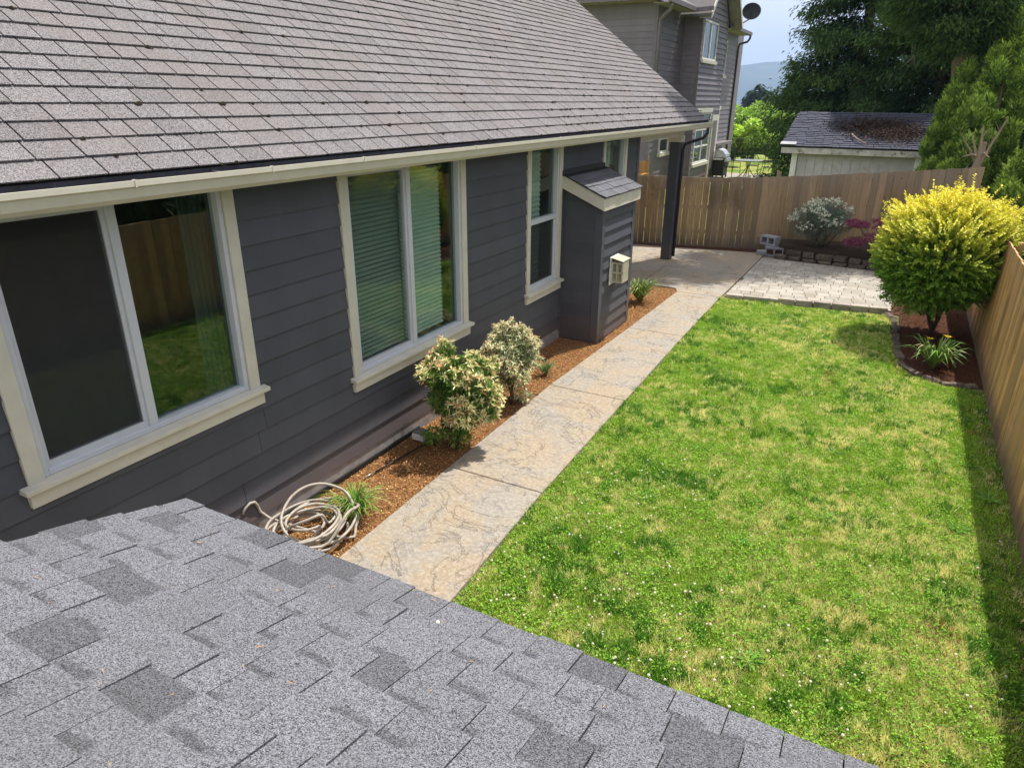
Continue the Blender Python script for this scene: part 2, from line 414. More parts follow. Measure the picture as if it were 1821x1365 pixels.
# ---- shingles laid in courses on a sloping deck
def shingles(parent, O, up, nrm, length, height, expo, widths, mat, thick=.006, limit=300, gap=.006, stuffname='shingle_field', jitter=.004, proud=1.0, edge=0.0, even=False):
    O, up, nrm = Vector(O), Vector(up).normalized(), Vector(nrm).normalized(); ax = up.cross(nrm).normalized()
    meshes = {}
    def piece_mesh(w, t):
        k = (round(w, 3), t)
        if k in meshes: return meshes[k]
        h = expo*1.14; w2 = w-gap
        vs = [(0, 0, thick*1.15), (w2, 0, thick*1.15), (w2, h, 0), (0, h, 0), (0, 0, thick*1.15+t), (w2, 0, thick*1.15+t), (w2, h, t*.5), (0, h, t*.5)]
        fs = [(0, 3, 2, 1), (4, 5, 6, 7), (0, 1, 5, 4), (1, 2, 6, 5), (2, 3, 7, 6), (3, 0, 4, 7)]
        me = bpy.data.meshes.new('shingle'); me.from_pydata(vs, [], fs); me.update(); me.materials.append(mat)
        meshes[k] = me; return me
    P = []; rows = int(height/expo)
    rr = random.Random(5)
    for r in range(rows):
        u = -rr.uniform(0, widths[-1])
        while u < length:
            w = rr.choice(widths); u0 = max(u, -edge if edge == 0 else rr.uniform(-edge, 0)); u1 = min(u+w, length)
            if u1-u0 > .04:
                if u0 != u or u1 != u+w: w_ = u1-u0
                else: w_ = w
                loc = O+ax*u0+up*(r*expo+rr.uniform(-jitter, jitter))
                P.append((loc, w_, thick*(rr.choice((1.0, 1.0, 1.25)) if even else rr.choice((.8, 1.0, 1.6)))*proud))
            u += w
    R = Matrix((ax, up, nrm)).transposed().to_4x4()
    seen = [p for p in P if in_view(p[0]+up*expo/2+ax*p[1]/2)]
    seen.sort(key=lambda p: (p[0]-CAM).length); solo = seen[:limit]; ids = set(id(p) for p in solo)
    for p in solo:
        o = bpy.data.objects.new('shingle', piece_mesh(p[1], p[2])); reg(o, p[0], parent); o.rotation_euler = R.to_euler()
    rest = [p for p in P if id(p) not in ids]
    if rest:
        vs, fs, rn = [], [], []
        for p in rest:
            me = piece_mesh(p[1], p[2]); b = len(vs); q = rr.random()
            for v in me.vertices: vs.append(p[0]+(R.to_3x3() @ v.co)); rn.append(q)
            fs += [tuple(i+b for i in f) for f in [(0, 3, 2, 1), (4, 5, 6, 7), (0, 1, 5, 4), (1, 2, 6, 5), (2, 3, 7, 6), (3, 0, 4, 7)]]
        raw_mesh(stuffname, np.array([tuple(v) for v in vs]), fs, mat, parent, rnd=rn, kind='stuff')

# ---- lap siding: boards between openings
def siding(parent, O, ax, nrm, length, z0, z1, expo, mat, openings=(), joint=3.6, lip=.016, clip=None, name='siding_board'):
    O, ax, nrm = V(*O), V(*ax), V(*nrm); Z = V(0, 0, 1); k = 0; z = z0
    rr = random.Random(3)
    while z < z1-.01:
        za, zb = z, min(z+expo, z1)
        u0, u1 = (0, length) if clip is None else clip((za+zb)/2)
        cuts = [(max(a, u0), min(b, u1), c, d) for a, b, c, d in openings if d > za+.001 and c < zb-.001 and b > u0 and a < u1]
        segs = []; cur = u0
        for a, b, c, d in sorted(cuts):
            if a > cur: segs.append((cur, a, za, zb))
            if c > za+.012: segs.append((a, b, za, c))
            if d < zb-.012: segs.append((a, b, d, zb))
            cur = max(cur, b)
        if cur < u1: segs.append((cur, u1, za, zb))
        off = rr.uniform(0, joint)
        for a, b, c, d in segs:
            xs = [a]
            if b-a > joint*.6:
                t = a-(a % joint)+off
                while t < b-.5:
                    if t > a+.5: xs.append(t)
                    t += joint
            xs.append(b)
            for p, q in zip(xs[:-1], xs[1:]):
                q2 = q-(.004 if q != b else 0)
                if q2-p < .02: continue
                l0 = .004+(lip-.004)*(1-(c-za)/expo); l1 = .004+(lip-.004)*(1-(d-za)/expo)
                base = O+ax*p; A = ax*(q2-p)
                pts = [base+Z*c, base+Z*c+nrm*l0, base+Z*d+nrm*l1, base+Z*d]
                MB().prism(pts, A).build(name, mat, parent)
        z += expo

# ------------------------------------------------------------------ terrain, sky air
def terrain():
    xs = np.concatenate([-np.geomspace(5000, 30, 44), np.linspace(-26, 26, 14), np.geomspace(30, 5000, 44)])
    ys = np.concatenate([-np.geomspace(600, 12, 10), np.linspace(-8, 48, 15), np.geomspace(52, 6300, 86)])
    X, Y = np.meshgrid(xs, ys)
    Zt = np.full_like(X, -.06)
    d = np.clip(Y-50, 0, 1500); Zt -= np.where(d < 900, d*.085, 900*.085-(d-900)*.0)
    h = np.clip((Y-2400)/1900, 0, 1); h = h*h*(3-2*h)
    far = np.clip((Y-4800)/3000, 0, 1)
    ridge = 212+60*vnoise(X+9000, Y*0+50, 1400, 3)+60*(vnoise(X+9000, Y, 700, 4)-.5)+22*(vnoise(X+9000, Y, 260, 5)-.5)
    ridge += 26*np.exp(-((X+1150)/420)**2)
    Zt += h*ridge+40*np.clip((Y-1500)/900, 0, 1)*(vnoise(X+9000, Y, 330, 6))-far*120
    nx, ny = len(xs), len(ys)
    v = np.stack([X, Y, Zt], -1).reshape(-1, 3)
    i = (np.arange(ny-1)[:, None]*nx+np.arange(nx-1)[None]).ravel()
    f = np.stack([i, i+1, i+nx+1, i+nx], 1)
    o = raw_mesh('ground', v, f, MT['ground'], smooth=True); tag(o, 'mown neighbour yard falling away to wooded blue hills', kind='structure')
terrain()
hz = MB().box(-5100, 5100, -650, 6400, -90, 420).build('haze', MT['glass'], None); hz['kind'] = 'stuff'
hm = bpy.data.materials.new('air'); hm.use_nodes = True; hn = hm.node_tree; hn.nodes.clear()
ho = hn.nodes.new('ShaderNodeOutputMaterial'); pv = hn.nodes.new('ShaderNodeVolumePrincipled')
pv.inputs['Color'].default_value = (.50, .69, 1.0, 1); pv.inputs['Density'].default_value = .00028; pv.inputs['Anisotropy'].default_value = 0.0
hn.links.new(pv.outputs[0], ho.inputs['Volume']); hz.data.materials.clear(); hz.data.materials.append(hm)

# ------------------------------------------------------------------ our yard surfaces
lw = MB().prism([(1.55, -1, -.035), (5.42, -1, -.035), (5.42, 13.0, -.035), (1.55, 12.6, -.035)], (0, 0, -.02)).build('lawn', MT['lawn']); tag(lw, 'patchy green and straw lawn between walk and side fence', kind='structure')
mu = MB().box(-.05, .9, -1, 12.5, -.05, -.022).build('mulch_bed', MT['mulch']); tag(mu, 'strip of orange bark mulch along the house wall', kind='structure')
mr = MB().prism([(-3.5, 15.6, -.03), (5.4, 15.6, -.03), (5.4, 18.3, -.03), (-3.5, 16.1, -.03)], (0, 0, -.02)).build('back_mulch_bed', MT['mulch_red']); tag(mr, 'dark red mulch along the rear fence', kind='structure')
db = MB().prism([(4.40, 12.6, -.022), (4.38, 11.1, -.022), (4.44, 10.2, -.022), (4.60, 9.76, -.022), (4.85, 9.55, -.022), (5.40, 9.60, -.022), (5.40, 15.7, -.022), (4.1, 15.7, -.022), (4.1, 12.7, -.022)], (0, 0, -.03)).build('corner_bed', MT['mulch_red']); tag(db, 'dark mulch planting bed under the yellow tree', kind='structure')

walk = MB().box(.70, 1.72, -1, 12.3, -.14, -.10).build('walkway', MT['joint']); tag(walk, 'stamped concrete garden walkway', kind='structure')
EL = [(-1, .90), (3.2, .775), (4.78, .743), (7.07, .700), (9.72, .765), (12.27, .80)]
ER = [(-1, 1.98), (3.2, 1.795), (4.78, 1.716), (7.07, 1.662), (9.72, 1.605), (12.27, 1.575)]
def lerp(t, y): return float(np.interp(y, [a for a, _ in t], [b for _, b in t]))
for y0, y1 in ((-.9, 2.3), (2.3, 4.78), (4.78, 7.07), (7.07, 9.72), (9.72, 12.2)):
    g = .006
    MB().prism([(lerp(EL, y0), y0+g, 0), (lerp(ER, y0), y0+g, 0), (lerp(ER, y1), y1-g, 0), (lerp(EL, y1), y1-g, 0)], (0, 0, -.10)).build('slab', MT['concrete'], walk, bevel=.006)
pat = MB().box(-4.5, 1.55, 12.2, 16.2, -.14, -.10).build('patio', MT['joint']); tag(pat, 'stamped concrete patio in front of the rear fence', kind='structure')
for poly in ([(.80, 12.21), (1.575, 12.21), (1.60, 14.1), (-.0, 14.1), (-.0, 12.5), (.7, 12.45)],
             [(-4.4, 11.9), (-.012, 11.9), (-.012, 14.1), (-4.4, 14.1)],
             [(-4.4, 14.112), (1.60, 14.112), (1.60, 16.55), (-1.3, 16.05), (-4.4, 15.5)]):
    MB().prism([(x, y, 0) for x, y in poly], (0, 0, -.10)).build('slab', MT['concrete'], pat, bevel=.006)
pav = MB().prism([(1.62, 12.36, -.02), (4.25, 12.72, -.02), (4.35, 16.0, -.02), (1.62, 16.3, -.02)], (0, 0, -.1)).build('paver_patio', MT['joint']); tag(pav, 'pale concrete paver patio beside the stamped slab', kind='structure')
pm = {}
def cham(w, d, h, c=.006):
    k = (round(w, 3), round(d, 3))
    if k not in pm:
        mb = MB().box(-w/2, w/2, -d/2, d/2, -h, 0)
        o = mb.build('paver', MT['paver'], None, bevel=c, origin=(0, 0, 0)); pm[k] = o.data; COL.objects.unlink(o); bpy.data.objects.remove(o)
    return pm[k]
rr = random.Random(4); dv = .212
for row in range(17):
    v0 = row*dv; x = 1.625-rr.choice((0, .07, .11))
    while x < 4.22:
        w = rr.choice((.215, .215, .30, .16)); xa, xb = max(x, 1.625), min(x+w, 4.26); x += w
        if xb-xa < .05: continue
        cx = (xa+xb)/2; y = 12.45+(cx-1.62)*(.137-.012*row)+v0
        if y > 16.22-(cx-1.62)*.10: continue
        o = bpy.data.objects.new('paver', cham(xb-xa-.005, dv-.006, .05)); reg(o, (cx, y, .012+rr.uniform(-.002, .003)), pav); o.rotation_euler = (rr.uniform(-.008, .008), rr.uniform(-.008, .008), .13-.012*row)
for i in range(9):      # edge blocks stepping along the lawn side
    t = i/8.0; x0 = 1.66+i*.285; yb = 12.33+(x0-1.62)*.137
    top = .03 if i < 3 else .045
    o = MB().box(x0, x0+.272, yb-.06, yb+.05, -.16, top+.02).build('edging_block', MT['edging'], pav, bevel=.008); o.rotation_euler = (0, 0, .13)

# ------------------------------------------------------------------ THE HOUSE
H = thing('house', 'charcoal sided single storey house with grey shingle roof and cream gutter', 'house', (0, 5, 0))
EX, EZ = .365, 2.85; EXPO = .1405; YE = 14.97
# shell
wall = MB()
WIN = [  # y0,y1 (casing outer), sill z, head z
    (1.66, 3.335, 1.20, 2.76), (4.38, 6.305, .90, 2.76), (7.72, 8.73, .885, 2.76), (10.19, 11.23, .885, 2.76)]
ys = [-2.5]
for a, b, c, d in WIN: ys += [a+.05, b-.05]
ys.append(11.84)
for i in range(0, len(ys), 2): wall.box(-.18, -.002, ys[i], ys[i+1], -.1, 2.80)
for a, b, c, d in WIN: wall.box(-.18, -.002, a+.05, b-.05, -.1, c-.02)
wall.box(-5.8, -.18, 11.66, 11.84, -.1, 2.70)
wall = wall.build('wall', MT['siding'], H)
B('foundation', MT['found'], H, -.16, .012, -2.5, 11.84, -.06, .15)
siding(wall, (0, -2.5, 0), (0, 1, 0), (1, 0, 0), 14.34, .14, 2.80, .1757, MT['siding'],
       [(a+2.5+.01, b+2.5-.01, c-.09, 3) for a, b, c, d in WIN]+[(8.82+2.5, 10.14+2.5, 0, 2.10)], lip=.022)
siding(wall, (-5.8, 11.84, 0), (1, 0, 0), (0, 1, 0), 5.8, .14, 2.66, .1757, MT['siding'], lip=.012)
B('corner_board', MT['siding'], H, -.09, .022, 11.76, 11.865, .12, 2.66)
B('conduit', MT['siding'], H, .0, .03, 8.775, 8.80, .1, 2.2)
# interior
B('interior_room', MT['room'], H, -2.6, -2.5, -2.5, 11.5, 0, 2.7)
B('interior_floor', MT['room'], H, -2.5, -.18, -2.5, 11.5, -.02, .0)
B('ceiling', MT['room'], H, -2.5, -.01, -2.5, 11.5, 2.70, 2.72)

def window(a, b, sill, head, split=None, kind='slider', label=None, scr='screen'):
    """a,b casing outer y; frame, sashes, panes"""
    yc = (a+b)/2
    W = MB(); cw = .092
    W.box(-.02, .034, a, a+cw, sill, head); W.box(-.02, .034, b-cw, b, sill, head); W.box(-.02, .034, a+cw, b-cw, head-.075, head)
    w = W.build('window', MT['trim'], H, bevel=.003, label=label)
    MB().prism([(-.02, a-.045, sill+.008), (.085, a-.045, sill-.006), (.085, a-.045, sill-.036), (-.02, a-.045, sill-.036)], (0, b-a+.09, 0)).build('sill', MT['trim'], w, bevel=.003)
    B('apron', MT['trim'], w, .0, .046, a-.015, b+.015, sill-.135, sill-.036, bevel=.003)
    f0, f1, z0, z1 = a+cw, b-cw, sill+.006, head-.077; fw = .036
    F = MB(); F.box(-.07, .016, f0, f0+fw, z0, z1); F.box(-.07, .016, f1-fw, f1, z0, z1); F.box(-.07, .016, f0+fw, f1-fw, z0, z0+fw); F.box(-.07, .016, f0+fw, f1-fw, z1-fw, z1)
    F.build('frame', MT['vinyl'], w, bevel=.003)
    g0, g1, h0, h1 = f0+fw, f1-fw, z0+fw, z1-fw
    if kind == 'slider':
        ym = split; B('mullion', MT['vinyl'], w, -.06, .010, ym-.03, ym+.03, h0, h1, bevel=.003)
        S = MB(); s = .028
        S.box(-.045, -.006, g0, g0+s, h0, h1); S.box(-.045, -.006, ym-.03-s, ym-.03, h0, h1); S.box(-.045, -.006, g0+s, ym-.03-s, h0, h0+s+.012); S.box(-.045, -.006, g0+s, ym-.03-s, h1-s, h1)
        S.build('sash', MT['soffit'] if False else MT['vinyl'], w)
        B('pane', MT['glass'], w, -.046, -.040, g0+s, ym-.03-s, h0+s+.012, h1-s)
        B('pane', MT['glass'], w, -.046, -.040, ym+.03, g1, h0, h1)
        B('insect_screen', MT[scr], w, -.020, -.018, g0+s, ym-.03-s, h0+s+.012, h1-s)
    elif kind == 'hung':
        zm = split; B('meeting_rail', MT['vinyl'], w, -.06, .012, g0, g1, zm-.03, zm+.03, bevel=.003)
        S = MB(); s = .03
        S.box(-.05, -.008, g0, g0+s*.5, h0, zm-.03); S.box(-.05, -.008, g1-s*1.2, g1, h0, zm-.03); S.box(-.05, -.008, g0+s*.5, g1-s*1.2, h0, h0+s*1.2)
        S.build('sash', MT['vinyl'], w)
        B('pane', MT['glass'], w, -.050, -.044, g0+s*.5, g1-s*1.2, h0+s*1.2, zm-.03)
        B('pane', MT['glass'], w, -.050, -.044, g0, g1, zm+.03, h1)
        B('insect_screen', MT['screen'], w, -.022, -.020, g0+s*.5, g1-s*1.2, h0+s*1.2, zm-.03)
    else:
        B('pane', MT['glass'], w, -.050, -.044, g0, g1, h0, h1)
    return w, (g0, g1, h0, h1)
def cell_shade(w, y0, y1, z0, z1, x=-.125, n=None, mat='shade'):
    n = n or int((z1-z0)/.042); v = []; f = []
    for i in range(2*n+1):
        z = z0+(z1-z0)*i/(2*n); xx = x+(.012 if i % 2 else -.010); v += [(xx, y0, z), (xx, y1, z)]
    for i in range(2*n+1):
        z = z0+(z1-z0)*i/(2*n); xx = x-.03-(.012 if i % 2 else -.010); v += [(xx, y0, z), (xx, y1, z)]
    k = 2*(2*n+1)
    for i in range(2*n): f.append((2*i, 2*i+1, 2*i+3, 2*i+2)); f.append((k+2*i, k+2*i+2, k+2*i+3, k+2*i+1)); f.append((2*i, 2*i+2, k+2*i+2, k+2*i)); f.append((2*i+1, k+2*i+1, k+2*i+3, 2*i+3))
    MB().add(v, f).build('blind', MT[mat], w)
w1, g = window(1.66, 3.335, 1.20, 2.76, 2.47, 'slider', 'slider window nearest the camera, dark screen on its left half')
cv = []; cf = []
for i in range(25):
    y_ = 3.03+i*.009; cv += [(-.16+.006*math.sin(i*1.3), y_, .3), (-.16+.006*math.sin(i*1.3), y_, 2.62), (-.165+.006*math.sin(i*1.3), y_, .3), (-.165+.006*math.sin(i*1.3), y_, 2.62)]
for i in range(24): b0 = 4*i; cf += [(b0, b0+4, b0+5, b0+1), (b0+2, b0+3, b0+7, b0+6)]
MB().add(cv, cf).build('curtain', MT['curtain'], w1)
w2, g = window(4.38, 6.305, .90, 2.76, 5.337, 'slider', 'wide slider window with pale cellular blinds lowered', 'thinscreen')
cell_shade(w2, 4.52, 5.32, .95, 2.60); cell_shade(w2, 5.35, 6.02, .95, 2.60)
w3, g = window(7.72, 8.73, .885, 2.76, 1.77, 'hung', 'single hung window beside the chimney chase')
cell_shade(w3, 7.86, 8.36, .95, 2.60, n=26); 
w4, g = window(10.19, 11.23, .885, 2.76, None, 'fixed', 'window seen above the chase roof')
cell_shade(w4, 10.3, 10.85, .95, 2.60)

# roof, eave, gutter
ro = MB(); RL = 8.0
up = V(-.8, 0, .6); nr = V(.6, 0, .8)
ro.obox(V(EX, -3, EZ)-nr*.03, V(0, YE-.02+3, 0), up*RL, nr*.03)
roof = ro.build('roof', MT['deck'], H)
shingles(roof, (EX+.02, -3, EZ-.012), up, nr, YE+3.0, RL-.1, EXPO, [.15, .18, .21, .25, .3], MT['roof'], limit=265, gap=.010, thick=.0085, jitter=.0012, even=True)
# rake + soffit + beam
MB().obox(V(EX, YE-.04, EZ-.035)-nr*.16, V(0, .035, 0), up*RL, nr*.16).build('rake_board', MT['trim'], H)
B('soffit', MT['soffit'], H, -.002, .33, -2.5, YE-.05, 2.80, 2.815)
B('patio_ceiling', MT['soffit'], H, -5.5, -.002, 11.85, YE-.05, 2.72, 2.735)
B('fascia', MT['trim'], H, .332, .360, -2.6, YE, 2.70, 2.83)
G = MB(); prof = [(.292, 2.815), (.292, 2.695), (.345, 2.690), (.372, 2.715), (.385, 2.765), (.402, 2.775), (.402, 2.805), (.388, 2.805), (.388, 2.795), (.380, 2.785), (.362, 2.722), (.340, 2.702), (.300, 2.706), (.300, 2.815)]
prof = [(x+.068, z+.008) for x, z in prof]
G.prism([(x, -2.6, z) for x, z in prof], (0, YE+.02+2.6, 0)); G.box(.360, .470, YE+.02, YE+.026, 2.700, 2.818)
gut = G.build('gutter', MT['trimlight'], H)
gi = MB(); gi.box(.3685, .4295, -2.55, YE, 2.730, 2.732); gi.box(.3685, .3705, -2.55, YE, 2.734, 2.832); gi.prism([(.4285, -2.55, 2.734), (.4305, -2.55, 2.734), (.4475, -2.55, 2.790), (.4455, -2.55, 2.790)], (0, YE+2.55, 0)); gi.build('gutter_trough', MT['gutter_in'], gut)
for yy in (2.35, 3.3, 4.2, 5.8, 7.7, 9.9, 12.5):
    B('gutter_seam', MT['trimlight'], gut, .448, .4725, yy, yy+.012, 2.778, 2.817)
B('rain_spike', MT['gutter_in'], gut, .370, .453, 2.9, 2.92, 2.808, 2.816)
B('beam', MT['trim'], H, -.34, -.08, 11.86, 14.93, 2.54, 2.715)
B('beam', MT['trim'], H, -5.4, -.345, 14.73, 14.93, 2.54, 2.715)
ds = MB().tube([(.40, 14.9, 2.71), (.40, 14.9, 2.60), (.33, 14.9, 2.51), (.08, 14.9, 2.42), (-.03, 14.9, 2.38), (-.065, 14.9, 2.28), (-.065, 14.9, .06)], .032, 10)
ds.build('downspout', MT['darkmetal'], H, smooth=True)
post = B('porch_post', MT['siding'], H, -.310, -.105, 14.76, 14.97, 0, 2.42, bevel=.008, label='dark square porch post under the far eave')
B('post_cap', MT['trim'], H, -.345, -.075, 14.725, 15.0, 2.42, 2.54, bevel=.004)

# chase
CX, C0, C1 = .587, 8.83, 10.10
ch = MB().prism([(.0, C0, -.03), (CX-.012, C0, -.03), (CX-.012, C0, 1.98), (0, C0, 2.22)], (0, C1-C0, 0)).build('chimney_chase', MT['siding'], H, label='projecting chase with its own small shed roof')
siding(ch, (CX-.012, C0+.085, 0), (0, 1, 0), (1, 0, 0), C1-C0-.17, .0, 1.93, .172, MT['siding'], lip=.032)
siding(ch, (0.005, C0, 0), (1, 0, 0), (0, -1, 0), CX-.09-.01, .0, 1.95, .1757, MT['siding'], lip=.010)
B('corner_board', MT['siding'], ch, CX-.095, CX+.016, C0-.018, C0+.085, -.02, 1.93, bevel=.003)
B('corner_board', MT['siding'], ch, CX-.095, CX+.016, C1-.085, C1+.018, -.02, 1.93, bevel=.003)
cs = .433; XT = .640
MB().prism([(0.005, C0-.10, 2.30), (XT, C0-.10, 2.30-cs*XT), (XT, C0-.10, 2.30-cs*XT-.165), (0.005, C0-.10, 2.30-.175)], (0, .03, 0)).build('rake_board', MT['trim'], ch, bevel=.002)
MB().prism([(0.005, C1+.07, 2.30), (XT, C1+.07, 2.30-cs*XT), (XT, C1+.07, 2.30-cs*XT-.165), (0.005, C1+.07, 2.30-.175)], (0, .03, 0)).build('rake_board', MT['trim'], ch, bevel=.002)
B('fascia', MT['trim'], ch, XT-.03, XT+.002, C0-.07, C1+.07, 2.30-cs*XT-.17, 2.30-cs*XT-.012)
B('soffit', MT['siding'], ch, CX, XT-.03, C0-.07, C1+.07, 1.86, 1.875)
upc = V(-1, 0, cs)/math.hypot(1, cs); nrc = V(cs, 0, 1)/math.hypot(1, cs)
cr = MB().obox(V(XT+.012, C0-.115, 2.30-cs*(XT+.012)), V(0, C1-C0+.23, 0), upc*.74, nrc*.014).build('chase_roof', MT['deck'], H)
shingles(cr, V(XT+.02, C0-.118, 2.30-cs*(XT+.02))+nrc*.013, upc, nrc, C1-C0+.236, .70, .144, [.15, .2, .25], MT['roof_chase'], limit=60, gap=.007)
B('flashing', MT['darkmetal'], ch, .014, .05, C0-.12, C1+.12, 2.27, 2.345)
# direct vent cap
vt = B('vent_cap', MT['white'], H, CX+.012, CX+.030, 9.17, 9.50, .76, 1.16, bevel=.004, label='cream louvred vent cap on the chase face')
c = MB(); x0, x1, y0, y1, z0, z1 = CX+.03, CX+.20, 9.21, 9.46, .80, 1.09; t = .022
for (xa, xb) in ((x0, x0+t), (x1-t, x1), ((x0+x1)/2-t/2, (x0+x1)/2+t/2)):
    for (ya, yb) in ((y0, y0+t), (y1-t, y1)): c.box(xa, xb, ya, yb, z0+t, z1-t)
for (za, zb) in ((z0, z0+t), (z1-t, z1), ((z0+z1)/2-t/2, (z0+z1)/2+t/2)):
    c.box(x0, x1, y0-.002, y0+t, za, zb); c.box(x0, x1, y1-t, y1+.002, za, zb); c.box(x1-t, x1+.002, y0+t, y1-t, za, zb)
c.box(x1-.004, x1+.001, y0+t, y1-t, z0+t, z1-t)
c.build('cage', MT['vent'], vt)
c = MB()
for k in range(7): c.obox((x0+.01+k*.021, y0+.03, z0+.02), (.012, .01, 0), (0, .002, 0), (0, 0, z1-z0-.04))
c.build('louvre', MT['vent'], vt); B('liner', MT['darkmetal'], vt, x0+.02, x1-.03, y0+.06, y1-.05, z0+.03, z1-.03)
MB().prism([(CX+.012, 9.19, 1.16), (x1+.005, 9.19, 1.115), (x1+.005, 9.19, 1.103), (CX+.012, 9.19, 1.155)], (0, .31, 0)).build('hood', MT['vent'], vt)
B('hose_bib', MT['darkmetal'], H, .02, .07, 2.62, 2.70, .42, .46)
# moss on the roof
n = 3800; yv = RNG.uniform(.5, 15.1, n); rw = RNG.integers(0, 30, n); far = RNG.random(n)
keep = (yv > 8) | (RNG.random(n) < .20); yv, rw = yv[keep], rw[keep]; keep = RNG.random(len(yv)) < np.exp(-rw/4.0)+.08; yv, rw = yv[keep], rw[keep]
uu = rw*EXPO-RNG.uniform(.0, .012, len(yv)); P0 = np.stack([np.full(len(yv), EX+.02), yv, np.full(len(yv), EZ-.012)], 1)+uu[:, None]*up+nr*.016
vs = []; fs = []
for p in P0:
    r = random.uniform(.008, .020); b = len(vs)
    for k in range(6): a = k*PI/3; vs.append(p+V(0, 1, 0)*r*1.5*math.cos(a)*random.uniform(.6, 1.2)+up*r*math.sin(a)*random.uniform(.6, 1.2))
    vs.append(p+nr*r*.8)
    for k in range(6): fs.append((b+k, b+(k+1) % 6, b+6))
raw_mesh('moss', np.array(vs), fs, MT['moss'], roof, kind='stuff')

# ------------------------------------------------------------------ near low roof
s_ = .32; EY, ELZ, RX, RX2 = 1.468, 1.725, 1.70, 5.15
LB = thing('outbuilding', 'low building in the foreground with a grey granular shingle roof', 'outbuilding', (3.3, 0, 0))
u2 = V(0, -1, s_)/math.hypot(1, s_); n2_ = V(0, s_, 1)/math.hypot(1, s_)
lr = MB().obox(V(RX+.012, EY+.007, ELZ-.003)-n2_*.02, V(RX2-RX-.02, 0, 0), u2*3.2, n2_*.012).build('roof', MT['deck'], LB)
shingles(lr, V(RX2, EY+.008, ELZ-.012), u2, n2_, RX2-RX, 3.2, .136, [.10, .14, .18, .23], MT['roof_near'], limit=295, gap=.0035, thick=.006, edge=.0)
B('wall', MT['siding'], LB, RX+.25, RX2-.1, -1.5, EY-.28, -.05, ELZ+.06)
B('fascia', MT['trim'], LB, RX+.03, RX2-.03, EY-.045, EY-.022, ELZ-.17, ELZ-.025)
MB().obox(V(RX+.015, EY-.03, ELZ-.024)-V(0, 0, .14), V(.022, 0, 0), u2*3.15, V(0, 0, .11)).build('rake_board', MT['trim'], LB)
# needles and bits on it
n = 60; uu = RNG.uniform(0, 3.2, n); xx = RNG.uniform(RX+.1, 4.6, n)
P0 = V(0, EY, ELZ)+np.stack([xx, 0*xx, 0*xx], 1)+uu[:, None]*u2*.6+n2_*.008
dd = unit(np.stack([RNG.normal(size=n), RNG.normal(size=n), 0*xx], 1)); dd = unit(dd-(dd@n2_)[:, None]*n2_)
lv = leaves('needle_litter', P0, dd, RNG.uniform(.008, .03, n), .0025, colvar(n, (.50, .30, .12), .3), MT['chip'], lr, kind='stuff', droop=0)
o = MB().lathe((3.02, 1.34, ELZ+s_*(EY-1.34)+.002), [(.007, 0), (.006, .004), (.002, .007)], 8).build('pebble', MT['white'], None)
tag(o, 'tiny white pebble lying near the low roof eave', 'pebble')

# ------------------------------------------------------------------ fences
def fence(name, label, cat, P0_, P1_, z1a, z1b, w, mat, nrm, z0=-.03, gapf=None, thick=.018, seed=1, railside=1, zf=None):
    P0_, P1_ = V(*P0_, 0), V(*P1_, 0); Ld = np.linalg.norm(P1_-P0_); d = (P1_-P0_)/Ld; nr_ = V(*nrm, 0)
    F = thing(name, label, cat, tuple((P0_+P1_)/2)); r = random.Random(seed); u = 0; cnt = 0
    meshes = {}
    while u < Ld:
        gp = gapf(u, r) if gapf else .004
        h = (zf(u) if zf else z1a+(z1b-z1a)*u/Ld)+r.uniform(-.008, .008); wk = w*r.uniform(.97, 1.02)
        o_ = P0_+d*u+nr_*r.uniform(-.003, .003)
        o = MB().obox(o_+V(0, 0, z0), d*(wk-gp), nr_*thick, V(0, 0, h-z0)).build('plank', mat, F); o.rotation_euler = (r.uniform(-.003, .003), r.uniform(-.003, .003), 0)
        u += wk; cnt += 1
    for zz in (.25, z1a*.5, z1a-.22):
        a = P0_-nr_*.04*railside+V(0, 0, zz); MB().obox(a, d*Ld+V(0, 0, (z1b-z1a)*zz/z1a), -nr_*.038*railside, V(0, 0, .085)).build('rail', mat, F)
    k = 0.5
    while k < Ld:
        a = P0_+d*k-nr_*.17*railside; h = z1a+(z1b-z1a)*k/Ld-.03; MB().obox(a+V(0, 0, -.2), d*.09, nr_*.09*railside, V(0, 0, h+.2)).build('fence_post', mat, F); k += 2.4
    return F
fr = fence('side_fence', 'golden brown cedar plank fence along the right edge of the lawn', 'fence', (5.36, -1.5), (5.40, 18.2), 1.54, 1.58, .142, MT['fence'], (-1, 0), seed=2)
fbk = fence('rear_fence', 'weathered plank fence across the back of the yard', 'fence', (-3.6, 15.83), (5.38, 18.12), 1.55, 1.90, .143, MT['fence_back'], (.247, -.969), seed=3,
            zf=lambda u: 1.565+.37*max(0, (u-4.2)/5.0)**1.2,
            gapf=lambda u, r: r.uniform(.002, .006) if u < 4.6 else r.uniform(.001, .003))

